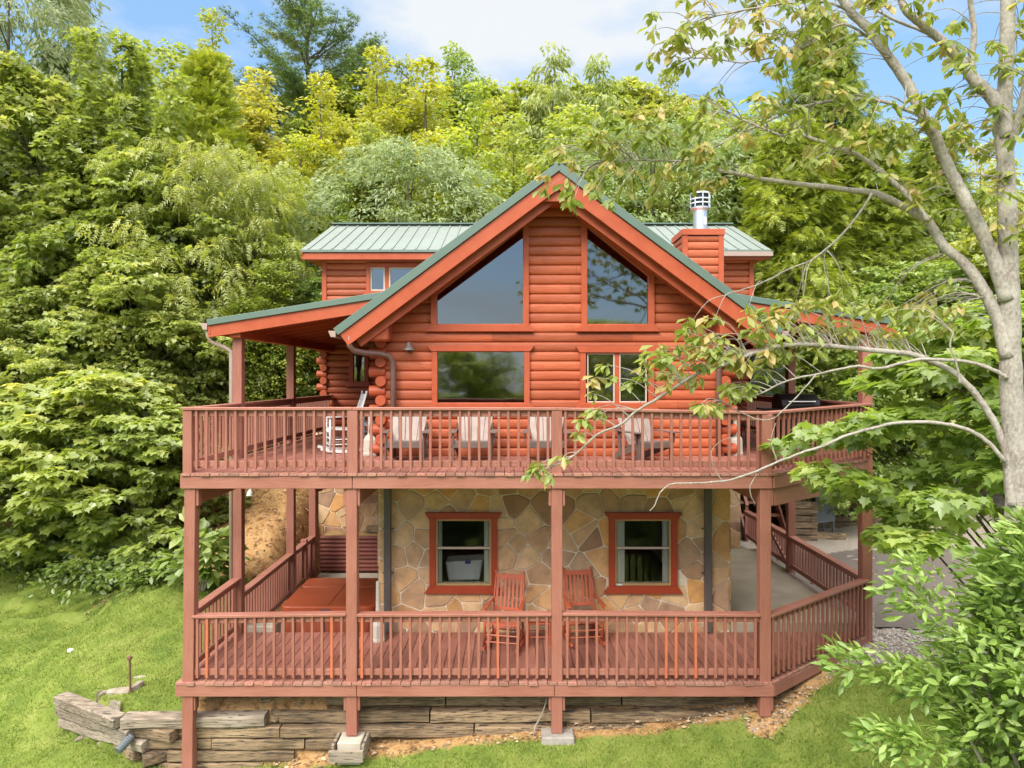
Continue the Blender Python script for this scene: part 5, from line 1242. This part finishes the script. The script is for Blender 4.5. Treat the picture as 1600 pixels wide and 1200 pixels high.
rt = random.Random(77)
def tree(key, u, vtop, Y, label, name, group='trees on the wooded slope behind the cabin', tint=(1, 1, 1), base=None, wide=1.0, cat='tree', x=None, ztop=None):
    x = (u - 800) * Y / F if x is None else x; zt = CZ + (HV - vtop) * Y / F if ztop is None else ztop
    cm, tm, h = PROTO[key]; zb = gz(x, Y) if base is None else base
    s = (zt - zb) / h
    root = empty(name, (x, Y, zb), label, cat, group, rt.random() * 6.28); root.scale = (s*wide, s*wide, s)
    for nm, me in (('trunk', tm), ('crown', cm)):
        o = bpy.data.objects.new(nm, me); col.objects.link(o); o.parent = root
        if nm == 'crown': o.color = (*tint, 1)
    return root
G1, G2 = (1, 1, 1), (.85, .92, .85)
YG, DK, GR, PY = (1.12, 1.06, .8), (.72, .82, .78), (1.0, 1.0, 1.3), (1.25, 1.12, 1.05)
L_ = [
 # key, u, vtop, Y, label, name, tint, wide
 ('silver', 15, -70, 24, 'grey green loose tree cut by the upper left corner', 'tree', G1, .75),
 ('droop', 105, -10, 27, 'thin tree against the sky just right of the upper left corner', 'tree', G2, .9),
 ('spire', 190, -35, 21.5, 'tall green maple with upright spires against the sky at upper left', 'maple_tree', (1.2, 1.15, 1.0), 1.1),
 ('birch', 335, 30, 31, 'airy yellow green tree poking above the cypress at upper left', 'tree', G1, 1.15),
 ('cypress', 322, 95, 25, 'dense yellow green conifer with pointed top at upper left', 'conifer_tree', (1.5, 1.4, .9), 1.0),
 ('broad', 262, 75, 30, 'light green tree between the spired maple and the pointed conifer', 'tree', G2, 1.3),
 ('pine', 482, 14, 42, 'tall dark white pine with level limbs standing highest on the ridge', 'pine_tree', (1.45, 1.4, 1.2), 1.3),
 ('broad', 500, 118, 28, 'bright yellow tree directly below the tall pine', 'tree', (1.2, 1.12, .8), 1.0),
 ('broad', 405, 118, 30, 'pale yellow green tree left of the bright yellow tree below the pine', 'tree', PY, 1.3),
 ('broad', 588, 76, 33, 'yellow green poplar just right of the tall pine', 'poplar_tree', YG, 1.0),
 ('broad2', 632, 92, 34, 'narrow yellow green poplar, second to the right of the tall pine', 'poplar_tree', (1.05, .98, .8), 1.0),
 ('broad', 668, 100, 32, 'yellow green poplar left of the dark round tree on the skyline', 'poplar_tree', YG, 1.2),
 ('broad2', 712, 68, 40, 'dark green round topped tree highest on the skyline left of the gable', 'tree', (.9, 1.0, .9), .95),
 ('broad', 748, 138, 31, 'vivid lime tree below the dark round tree', 'tree', (1.0, 1.1, .8), .9),
 ('droop', 862, 76, 36, 'drooping leaved tree on the skyline straight above the gable peak', 'tree', (1.2, 1.15, .95), .95),
 ('droop', 940, 90, 35, 'drooping leaved tree on the skyline just right of the gable peak', 'tree', (1.15, 1.15, .95), .95),
 ('birch', 1048, 118, 33, 'thin light tree on the skyline above the right roof slope', 'tree', G1, 1.0),
 ('silver', 640, 236, 25.6, 'grey green tree above the left dormer roof', 'tree', (1.05, 1.1, 1.0), 1.1),
 ('broad2', 720, 200, 27, 'green bushy tree behind the left slope of the gable', 'tree', (1.35, 1.3, .8), 1.1),
 ('broad', 800, 190, 27.5, 'yellow green tree directly behind the gable peak', 'tree', (1.0, 1.05, .9), 1.0),
 ('broad2', 580, 190, 27, 'green tree between the yellow tree and the dormer roof', 'tree', YG, 1.1),
 ('feather', 310, 225, 20.8, 'pale feathery tree at mid left with bare stems below', 'sumac_tree', (1.0, 1.0, 1.0), .8),
 ('feather', 395, 262, 22, 'pale yellow feathery tree left of the dormer', 'sumac_tree', (.95, 1.0, .95), .8),
 ('maple_fine', 215, 250, 21.2, 'mid green maple behind the pale feathery tree at left', 'maple_tree', (1.2, 1.18, .95), .9),
 ('broad2', 470, 210, 25.5, 'lime green tree above the left end of the dormer roof', 'tree', (1.4, 1.3, .75), 1.1),
 ('broad', 540, 290, 24.8, 'small yellow green tree touching the left dormer roof', 'tree', (.8, .95, .8), .9),
 ('broad', 432, 372, 20.2, 'bushy yellow green sapling above the left porch roof', 'sapling', (.9, 1.0, .8), 1.15),
 ('maple', 500, 440, 21.0, 'small dark leafed tree in the shade behind the left porch', 'tree', (.8, .95, .8), .9),
 ('maple', 40, 130, 22, 'large green maple at far left below the grey green tree', 'maple_tree', (1.2, 1.15, 1.0), 1.0),
 ('spire', 130, 130, 20.5, 'yellow tipped maple with short spires at mid left', 'maple_tree', (1.15, 1.1, .9), 1.05),
 ('maple', 20, 320, 21, 'shaded green maple at the far left edge, mid height', 'maple_tree', (1.2, 1.15, 1.0), 1.0),
 ('maple_fine', 205, 398, 19.0, 'big leafy maple left of the porch roof', 'maple_tree', (1.35, 1.27, 1.1), .98),
 ('maple_fine', 50, 455, 18.6, 'big leafy maple spreading at the left edge above the lawn', 'maple_tree', (1.25, 1.2, 1.1), 1.0),
 ('maple_fine', 300, 470, 20.4, 'leafy maple directly behind the left porch posts', 'maple_tree', (1.15, 1.15, .95), .8),
 ('maple_fine', 215, 600, 17.6, 'low maple branching down to the lawn left of the deck', 'maple_tree', (1.35, 1.28, 1.1), 1.05),
 ('maple_fine', 70, 640, 17.8, 'low maple thicket over the edge of the left lawn', 'maple_tree', (1.05, 1.05, .95), 1.3),
 ('sapling', 60, 610, 16.6, 'low green maple sapling at the left edge of the lawn', 'maple_tree', (1.3, 1.25, 1.05), 1.15),
 ('sapling', 165, 585, 16.4, 'low green maple sapling above the middle of the left lawn edge', 'maple_tree', (1.35, 1.28, 1.05), 1.1),
 ('sapling', 228, 640, 15.9, 'low green maple sapling beside the front left deck post', 'maple_tree', (1.2, 1.2, 1.0), 1.05),
 ('hemlock', 1290, 30, 25, 'airy hemlock rising to the sky behind the right foreground tree', 'hemlock_tree', (1.05, 1.1, .9), .75),
 ('hemlock', 1235, 190, 22.5, 'feathery hemlock just right of the right dormer', 'hemlock_tree', (1.35, 1.3, .9), 1.05),
 ('hemlock', 1350, 215, 23.5, 'feathery hemlock behind the long bare branch at right', 'hemlock_tree', (1.2, 1.2, .9), 1.1),
 ('hemlock', 1160, 225, 27, 'hemlock directly behind the chimney flue', 'hemlock_tree', (1.1, 1.15, 1.0), 1.0),
 ('silver', 1020, 205, 28, 'grey green tree between gable peak and chimney', 'tree', (.95, 1.05, .8), 1.15),
 ('hemlock', 1455, 215, 26, 'hemlock behind the forked trunk at right', 'hemlock_tree', (1.1, 1.15, .85), 1.0),
 ('broad', 1570, 255, 24, 'yellow green tree behind the trunk at the right edge', 'tree', G1, 1.0),
 ('maple', 1420, 420, 21.5, 'green maple beyond the right porch', 'maple_tree', (.95, 1.05, .8), 1.1),
 ('maple', 1290, 470, 20.8, 'leafy maple right behind the right porch roof', 'maple_tree', (1.0, 1.08, .85), .9),
 ('broad2', 900, 160, 31, 'green tree low on the slope behind the ridge', 'tree', (1.3, 1.25, .9), 1.2),
 ('broad2', 1100, 175, 31, 'green tree on the slope above the chimney', 'tree', (1.2, 1.2, .9), 1.2),
]
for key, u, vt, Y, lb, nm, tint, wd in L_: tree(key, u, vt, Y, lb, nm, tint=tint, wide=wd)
# the wood thickens behind: trees that fill between the ones named above
for i, (u, vt, Y, key) in enumerate(((150, 160, 34, 'broad2'), (450, 235, 33, 'broad2'), (690, 190, 36, 'broad'), (840, 150, 42, 'broad2'), (980, 165, 40, 'broad2'), (1200, 150, 36, 'broad2'), (1400, 200, 34, 'broad2'), (1530, 230, 36, 'broad'), (350, 210, 36, 'broad2'), (60, 110, 36, 'broad2'), (600, 175, 40, 'broad2'), (1680, 190, 30, 'broad2'), (-60, 120, 26, 'maple'), (1620, 330, 21, 'maple'), (560, 215, 30, 'broad'), (660, 165, 34, 'birch'), (770, 165, 36, 'birch'), (870, 140, 40, 'broad2'), (920, 185, 34, 'broad'), (1010, 180, 36, 'birch'), (1130, 160, 34, 'broad'), (1260, 230, 30, 'broad2'), (370, 180, 32, 'broad'), (280, 175, 31, 'broad2'), (200, 190, 28, 'broad'), (90, 200, 27, 'broad2'), (10, 240, 25, 'broad'), (450, 300, 26, 'broad2'), (350, 330, 24, 'broad2'), (260, 350, 23.5, 'broad'), (150, 330, 23, 'broad2'), (1340, 330, 27, 'broad2'), (1480, 360, 24, 'broad2'), (510, 180, 36, 'birch'), (395, 130, 40, 'broad2'), (450, 150, 40, 'broad2'), (545, 142, 42, 'maple'), (610, 145, 43, 'maple'), (690, 130, 43, 'broad2'), (745, 155, 44, 'maple'), (805, 160, 44, 'maple'), (875, 130, 44, 'broad2'), (935, 148, 44, 'maple'), (1000, 158, 44, 'maple'), (1060, 150, 44, 'broad2'), (1120, 165, 42, 'broad2'), (1185, 170, 40, 'broad'), (235, 110, 36, 'broad'), (160, 90, 36, 'broad2'), (300, 120, 36, 'broad'))):
    tree(key, u, vt, Y, 'leafy tree deep in the wood, only glimpsed between nearer crowns', 'tree', group='trees glimpsed deep in the wood', tint=((1.15, 1.12, .85), (1.3, 1.2, .9), (.95, 1.0, .85))[i % 3], wide=1.1)
# trees across the valley behind the camera; the panes mirror them
for i in range(12):
    x = -40 + i * 7.5; y = -52 - (i * 37 % 20)
    tree(('broad', 'maple', 'broad2')[i % 3], 0, 0, y, 'tree across the valley, seen only mirrored in the window panes', 'tree', group='trees across the valley', x=x, ztop=CZ + (12 - y) * .068 + (i * 5 % 4) * .6, tint=(1.35, 1.3, .95), wide=1.3)

for i, x in enumerate((-9, -4.5, 0.5, 5.5, 10)):
    y = -9 - (i * 3 % 5); tree(('broad2', 'maple')[i % 2], 0, 0, y, 'tree on the slope below the camera, mirrored in the lower panes', 'tree', group='trees below the camera', x=x, ztop=1.6 - (i % 2) * .5, tint=(.6, .7, .6), wide=1.2)
# ---------------------------------------------------------------- shrubs
def shrub(name, loc, label, r, centres, crad, per, T, size, mat, tint=(1, 1, 1), stems=14, flat=.6, droop=.3, upw=.9, jit=.4, cat='shrub', group=None, bark='barkw', srad=.012, trunk_r=None):
    root = empty(name, loc, label, cat, group); off = np.array(loc)
    pos, d, n, sz, tone = clump_leaves(r, centres, crad * r.uniform(.7, 1.25, len(centres)), flat, per, size, droop, upw, norm((centres - centres.mean(0)) * [1, 1, .2] + 1e-6), None, jit)
    me = leaf_mesh('foliage', T, pos - off, d, n, sz, tone, M[mat]); o = bpy.data.objects.new('foliage', me); col.objects.link(o); o.parent = root; o.color = (*tint, 1)
    m = MB()
    if trunk_r:
        zt = centres[:, 2].max() * .4 + centres[:, 2].mean() * .6; m.tube([loc, (loc[0] + .05, loc[1], (loc[2] + zt) / 2), (loc[0], loc[1] + .05, zt)], [trunk_r, trunk_r*.8, trunk_r*.4], 8)
    for k in r.choice(len(centres), min(stems, len(centres)), replace=False):
        a = Vector(loc); b = Vector(centres[k])
        if trunk_r: a = Vector((loc[0], loc[1], max(loc[2] + .3, b.z - .9 * math.hypot(b.x - loc[0], b.y - loc[1]))))
        c = a.lerp(b, .55) + Vector((0, 0, .12 * (b - a).length)); m.tube([a, c, b], [srad*1.6, srad, srad*.4], 5, caps=False)
    m.build('stem', M[bark], root)
    return root
r = np.random.default_rng(55)
# maple reaching in front of the right end of the decks
n = 380; c = crown_centres(r, n, 5.3, 1.45, lambda t: 2.35 * np.sqrt(np.clip(1 - (2*t - .95)**2 * .95, .05, 1)), .16, .4)
c += np.array([6.55, 9.15, 0]); c = c[((c[:, 1] < 10.0) | (c[:, 0] > 6.6)) & (c[:, 2] > 2.1)]
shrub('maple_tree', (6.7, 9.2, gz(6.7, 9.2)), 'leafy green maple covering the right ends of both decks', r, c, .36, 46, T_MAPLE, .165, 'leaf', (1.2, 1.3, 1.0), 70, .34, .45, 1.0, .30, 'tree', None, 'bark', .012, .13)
# broad leaved shrub filling the lower right corner
FING = ((1325, 1035, 5.7), (1365, 1050, 5.7), (1410, 1060, 5.6), (1450, 1070, 5.5), (1400, 935, 5.7), (1440, 950, 5.6), (1365, 1150, 5.4), (1400, 1160, 5.3), (1440, 1170, 5.2), (1430, 905, 5.7))
zz = r.uniform(-.9, 3.3, 760); pr_ = np.interp(zz, [-1, 1.0, 1.9, 2.55, 3.0, 3.35], [.9, 1.0, 1.18, 1.0, .62, .25]); ph = r.random(760) * 2*np.pi; q = .3 + .7 * r.random(760)**.5
c = np.stack([4.55 + pr_*q*np.cos(ph), 5.5 + pr_*.7*q*np.sin(ph), zz], -1)
c = np.concatenate([c, [tuple(P(u + rt.uniform(-14, 14), v + rt.uniform(-12, 12), Y)) for u, v, Y in FING for _ in range(2)]])
shrub('broadleaf_shrub', (4.55, 5.5, gz(4.55, 5.5)), 'large glossy broad leaved shrub filling the lower right corner', r, c, .22, 36, T_ELL, .112, 'leafs', (.84, .92, .82), 60, .7, -.15, .7, .5)
# big leafed shrub by the left deck posts, low shrubs along the bank
r = np.random.default_rng(56)
def dome(x, y, z, rx, rz, n): 
    v = norm(r.normal(size=(n, 3))); v[:, 2] = np.abs(v[:, 2]); return np.array([x, y, z]) + v * np.array([rx, rx, rz]) * (.45 + .55*r.random((n, 1)))
z = gz(-5.75, 13.7); shrub('magnolia_shrub', (-5.95, 13.7, z), 'big leaved shrub showing between the two left deck posts', r, dome(-5.95, 13.7, z + .3, .55, 1.2, 36), .24, 9, T_OVATE, .29, 'leaf', (1.0, 1.1, 1.0), 14, .6, .3, 1.0, .35)
for x, y, rx, rz, lb in ((-7.4, 14.6, .9, .8, 'low dark shrub at the lawn edge nearest the deck'), (-9.0, 15.2, 1.0, .9, 'low shrub at the lawn edge in the middle of the left bank'), (-10.9, 15.7, 1.1, 1.0, 'low shrub at the far left edge of the lawn')):
    z = gz(x, y); shrub('bank_shrub', (x, y, z), lb, r, dome(x, y, z, rx, rz, 60), .3, 26, T_OVATE, .13, 'leaf', (.9, 1.0, .85), 10, .6, .3, .8, .6, group='low shrubs along the left lawn')

# ---------------------------------------------------------------- the bare limbed tree in the right foreground
r = np.random.default_rng(91)
ft = empty('foreground_tree', P(1584, 1190, 6.4), 'pale barked tree with long bare limbs and sparse yellowing leaves at the right edge', 'tree')
ft.location.z = gz(ft.location.x, 6.4)
BR = []
def smooth(pts, n=5):
    out = []
    for i in range(len(pts) - 1):
        p0 = pts[max(i-1, 0)]; p1 = pts[i]; p2 = pts[i+1]; p3 = pts[min(i+2, len(pts)-1)]
        for k in range(n):
            t = k / n; out.append(.5 * ((2*p1) + (p2 - p0)*t + (2*p0 - 5*p1 + 4*p2 - p3)*t*t + (3*p1 - p0 - 3*p2 + p3)*t**3))
    out.append(pts[-1]); return out
def limb(px, Y0, Y1, w0, w1, name='branch', n=4, sides=8, wob=.004):
    Y0 += .9; Y1 += .9
    m = len(px); pts = []
    for i, (u, v) in enumerate(px):
        t = i / (m - 1); pts.append(P(u, v, Y0 + (Y1 - Y0) * t))
    pts = smooth(pts, n); k = len(pts)
    rad = [(w0 + (w1 - w0) * (i / (k - 1)) ** .8) / 2 * pts[i].y / F * .86 * (1 + random.Random(i*7 + k).uniform(-.06, .06)) for i in range(k)]
    pts = [p + Vector((rt.uniform(-wob, wob), 0, rt.uniform(-wob, wob))) for p in pts]
    mb = MB(); mb.tube(pts, rad, sides); o = mb.build(name, M['barkp'], ft, smooth=True); BR.append((pts, rad)); return o
limb([(1600, 1500), (1594, 1150), (1592, 900), (1590, 780), (1584, 690), (1580, 600), (1578, 500), (1576, 420), (1573, 300), (1568, 190), (1572, 100), (1575, 0), (1577, -120)], 5.5, 5.55, 50, 21, 'trunk', 5, 14)
limb([(1574, 215), (1560, 165), (1540, 142), (1520, 122), (1500, 92), (1470, 62), (1440, 38), (1412, 10), (1402, -40)], 5.5, 5.7, 27, 11, sides=10)
limb([(1520, 122), (1518, 90), (1522, 50), (1516, 0), (1515, -40)], 5.58, 5.5, 14, 8)
limb([(1500, 92), (1470, 66), (1440, 48), (1400, 32), (1365, 14)], 5.6, 5.9, 9, 4)
limb([(1576, 235), (1586, 205), (1596, 160), (1606, 110)], 5.5, 5.2, 14, 10)
limb([(1572, 470), (1556, 412), (1536, 367), (1517, 328), (1500, 297), (1482, 262), (1460, 212), (1442, 180), (1420, 135), (1400, 105), (1375, 70), (1355, 42), (1332, 22), (1308, -12)], 5.5, 5.8, 26, 14, sides=10)
limb([(1574, 560), (1562, 505), (1545, 468), (1525, 435), (1505, 410), (1475, 385), (1450, 347), (1425, 330), (1395, 314), (1365, 302), (1330, 297), (1270, 290), (1200, 281), (1160, 273), (1122, 265)], 5.5, 6.2, 26, 6, sides=10)
limb([(1450, 345), (1432, 321), (1412, 299), (1375, 267), (1340, 242), (1300, 227), (1262, 214), (1245, 206), (1225, 212), (1200, 204), (1168, 190), (1140, 178)], 5.62, 6.0, 12, 3)
limb([(1442, 181), (1412, 170), (1380, 158), (1325, 155), (1275, 162), (1237, 172), (1200, 189), (1140, 217), (1080, 248), (1037, 251), (990, 250), (950, 252)], 5.65, 6.4, 8, 2.5)
limb([(1362, 302), (1340, 338), (1310, 372), (1270, 405), (1235, 420), (1180, 446), (1130, 462)], 5.85, 6.3, 5, 2)
limb([(1360, 60), (1320, 38), (1290, 50), (1262, 70), (1230, 84), (1205, 90), (1160, 98), (1120, 92), (1080, 90)], 5.8, 6.2, 5, 2)
limb([(1340, 25), (1300, 5), (1265, 2), (1200, 10), (1150, 18), (1110, 28), (1080, 45), (1060, 58), (1042, 66)], 5.8, 6.3, 5, 2)
limb([(1573, 590), (1550, 577), (1512, 566), (1450, 561), (1415, 566), (1375, 576), (1342, 572), (1312, 577), (1275, 585), (1245, 591), (1215, 601), (1185, 616), (1155, 622), (1120, 640)], 5.45, 5.9, 8, 2)
limb([(1582, 790), (1577, 752), (1571, 705), (1555, 662), (1535, 630), (1512, 602), (1487, 580), (1450, 562), (1415, 552), (1360, 547), (1300, 541), (1260, 538), (1217, 541), (1185, 550), (1155, 560), (1130, 571), (1097, 581), (1075, 592), (1052, 607), (1020, 627), (995, 642), (972, 662), (935, 678), (910, 700), (892, 715), (860, 730), (838, 737)], 5.45, 6.2, 15, 2.2)
limb([(1571, 722), (1545, 692), (1520, 675), (1487, 664), (1450, 660), (1412, 660), (1375, 666), (1325, 680), (1287, 696), (1250, 708), (1215, 722), (1172, 740), (1130, 752), (1072, 755), (1047, 757), (1032, 770), (1022, 792), (1015, 798)], 5.45, 6.0, 8.5, 1.8)
limb([(1275, 585), (1250, 615), (1225, 640), (1205, 655), (1180, 654), (1150, 640)], 5.7, 5.9, 3, 1.5)
limb([(1500, 600), (1495, 570), (1485, 540), (1490, 520)], 5.45, 5.4, 5, 2)
limb([(1215, 722), (1190, 735), (1172, 760), (1180, 790)], 5.8, 5.85, 2.5, 1.2); limb([(1130, 752), (1115, 730), (1112, 705), (1125, 690), (1150, 682)], 5.9, 5.9, 2.2, 1)
limb([(1215, 722), (1205, 690), (1212, 660)], 5.8, 5.8, 2.2, 1.0); limb([(1412, 170), (1415, 120), (1390, 80), (1382, 40)], 5.65, 5.7, 3, 1.5)
allp = np.array([tuple(p) for pts, rad in BR for p in pts[1:]])
def in_poly(u, v, poly):
    c = False
    for i in range(len(poly)):
        (a, b), (d, e) = poly[i-1], poly[i]
        if (b > v) != (e > v) and u < (d - a) * (v - b) / (e - b) + a: c = not c
    return c
clus = []
for poly, n, y0, y1, nl in (([(1010, 10), (1130, -30), (1330, -40), (1330, 90), (1260, 120), (1080, 75), (1030, 70)], 62, 5.8, 6.4, 7), ([(1130, -40), (1640, -40), (1640, 190), (1330, 150), (1200, 130)], 85, 5.2, 6.0, 7),
        ([(1060, 130), (1640, 160), (1620, 420), (1450, 330), (1330, 270), (1090, 250)], 140, 5.3, 6.3, 7), ([(825, 215), (960, 150), (1110, 150), (1150, 290), (960, 325), (840, 300)], 75, 6.0, 6.6, 8),
        ([(1015, 515), (1180, 478), (1500, 440), (1560, 520), (1300, 535), (1180, 610), (1100, 640), (1000, 580)], 125, 5.6, 6.2, 7), ([(1165, 480), (1300, 445), (1460, 440), (1470, 530), (1220, 545)], 22, 5.8, 6.4, 7), ([(1010, 95), (1070, 50), (1060, 100)], 4, 6.1, 6.2, 6)):
    us = [p[0] for p in poly]; vs = [p[1] for p in poly]; k = 0
    while k < n:
        u, v = rt.uniform(min(us), max(us)), rt.uniform(min(vs), max(vs))
        if in_poly(u, v, poly): clus.append((u, v, rt.uniform(y0, y1), nl)); k += 1
clus += [(832, 735, 6.2, 9), (845, 725, 6.2, 9), (860, 738, 6.18, 5), (880, 713, 6.15, 8), (908, 678, 6.1, 6), (912, 655, 6.1, 6), (925, 640, 6.1, 8), (940, 645, 6.1, 5), (928, 590, 6.1, 8), (925, 615, 6.1, 5), (948, 570, 6.1, 6), (960, 590, 6.1, 5), (985, 600, 6.05, 5), (1010, 585, 6.0, 6), (1035, 560, 6, 6), (1010, 95, 6.2, 7), (1030, 80, 6.2, 7), (1072, 98, 6.2, 6), (1050, 60, 6.2, 6), (850, 295, 6.4, 9), (890, 310, 6.4, 6)]
pos, d, nn_, sz, tn = [], [], [], [], []; tw = MB()
for u, v, Y, nl in clus:
    c = P(u, v, Y + .9); dist = np.linalg.norm(allp - np.array(c) - np.array([rt.uniform(.12, .4), 0, rt.uniform(-.12, .1)]), axis=1); a = Vector(allp[dist.argmin()]); ln = (c - a).length
    if ln > .03:
        mid = a.lerp(c, .5) + Vector((rt.uniform(-.1, .1)*ln, rt.uniform(-.1, .1)*ln, .16*ln + rt.uniform(-.05, .05)*ln)); tw.tube(smooth([a, mid, c], 4), [.0055*(1 - .65*i/8) for i in range(9)], 5, caps=False)
    dirv = np.array((c - a) / max(ln, .05)); t0 = r.random() * .85
    for k in range(int(nl * 1.35) + rt.randint(-2, 2)):
        ph = r.random()*2*np.pi; dd = np.array([math.cos(ph), math.sin(ph)*.8, -.35 - .75*r.random()]) + dirv*.4
        pos.append(np.array(c) + r.normal(size=3)*.022); d.append(dd); nn_.append(UP*.9 + np.array([-math.cos(ph), -.5, 0])*.3 + r.normal(size=3)*.35); sz.append(r.uniform(.08, .16)); tn.append(t0*.75 + r.random()*.35 + (r.random() < .03)*.5)
me = leaf_mesh('leaves', T_OBOV, np.array(pos) - np.array(wloc(ft)), np.array(d), np.array(nn_), np.array(sz), np.array(tn), M['leaff']); o = bpy.data.objects.new('leaves', me); col.objects.link(o); o.parent = ft
tw.build('twigs', M['barkp'], ft)['kind'] = 'stuff'

# ---------------------------------------------------------------- grass, litter
r = np.random.default_rng(101)
def scatter(n, x0, x1, y0, y1): return r.uniform(x0, x1, n), r.uniform(y0, y1, n)
xs, ys = scatter(400000, -12.5, 7, 7.6, 16.5)
keep = (dirt_mask(xs, ys) + gravel_mask(xs, ys) + r.random(len(xs))*.6 + .25*np.sin(xs*3.1 + np.sin(ys*2.3)*2)*np.sin(ys*2.7) < .68) & ~((xs > -4.6) & (ys > 10.3) & (xs < 3.6)) & (ys > 7.6 + .0*xs)
keep &= (np.abs((xs) * F / ys) < 860)
xs, ys = xs[keep], ys[keep]; n = len(xs)
pos = np.stack([xs, ys, ground(xs, ys) + np.sin(xs * 1.9 + np.cos(ys * 1.3) * 2) * .018 + np.sin(ys * 2.7 + xs * .8) * .012 - .006], -1)
a = r.random(n)*2*np.pi; d = np.stack([np.cos(a)*.75, np.sin(a)*.75, r.uniform(.35, 1.1, n)], -1); nv = np.stack([-np.cos(a), -np.sin(a), .8 + 0*a], -1)
pt = .5 + .28*np.sin(xs*.9 + 1.3*np.sin(ys*.7)) + .18*np.sin(ys*1.9 + xs*1.4)
T_GR = tmpl([(-.11, 0, 0), (.11, 0, 0), (.05, .6, .1), (0, 1, .3)], [(0, 1, 2, 3)])
me = leaf_mesh('grass', T_GR, pos, d, nv, r.uniform(.028, .058, n), np.clip(.08 + pt*.5 + r.random(n)*.3, 0, 1), M['grass']); o = bpy.data.objects.new('grass', me); col.objects.link(o)
tag(o, 'short bright green lawn grass around the deck', 'grass', kind='stuff')
# dead leaves and stones on the bare soil and the drive
xs, ys = scatter(2600, -4.0, 6.5, 9.0, 10.6); k = dirt_mask(xs, ys) > .35; xs, ys = xs[k], ys[k]
x2, y2 = scatter(60, 6.2, 9.5, 12.6, 17); x3, y3 = scatter(1500, -8.5, -4.8, 14.0, 18.5); xs = np.concatenate([xs, x2, x3]); ys = np.concatenate([ys, y2, y3]); n = len(xs)
pos = np.stack([xs, ys, ground(xs, ys) + .04], -1); a = r.random(n)*2*np.pi
me = leaf_mesh('dead_leaves', T_OVATE, pos, np.stack([np.cos(a), np.sin(a), .1 + 0*a], -1), UP + r.normal(size=(n, 3))*.3, r.uniform(.035, .095, n), r.random(n), leafm('dead_leaf', (.18, .10, .05), (.38, .25, .13), (.55, .42, .30), .1, .02)); o = bpy.data.objects.new('dead_leaves', me); col.objects.link(o)
tag(o, 'dry brown leaf litter on the bare soil beside the decks', 'leaf litter', kind='stuff')
xs, ys = scatter(5200, 4.3, 8.0, 10.9, 12.6); k = gravel_mask(xs, ys) > .5; xs, ys = xs[k], ys[k]; x2, y2 = scatter(1500, 2.5, 5.8, 9.9, 11.6); k = dirt_mask(x2, y2) > .5; xs = np.concatenate([xs, x2[k]]); ys = np.concatenate([ys, y2[k]]); n = len(xs)
T_ST = tmpl([(-.5,0,0), (0,-.5,0), (.5,0,.05), (0,.5,0), (.05,.02,.4)], [(0,1,4), (1,2,4), (2,3,4), (3,0,4)])
a = r.random(n)*2*np.pi
me = leaf_mesh('gravel', T_ST, np.stack([xs, ys, ground(xs, ys) + .004], -1), np.stack([np.cos(a), np.sin(a), 0*a], -1), UP + r.normal(size=(n, 3))*.15, r.uniform(.02, .055, n), r.random(n), leafm('gravel_stone', (.16, .13, .11), (.36, .31, .27), (.55, .50, .45), 0, .03)); o = bpy.data.objects.new('gravel', me); col.objects.link(o)
tag(o, 'loose grey gravel beside the angled corner of the lower deck', 'gravel', kind='stuff')
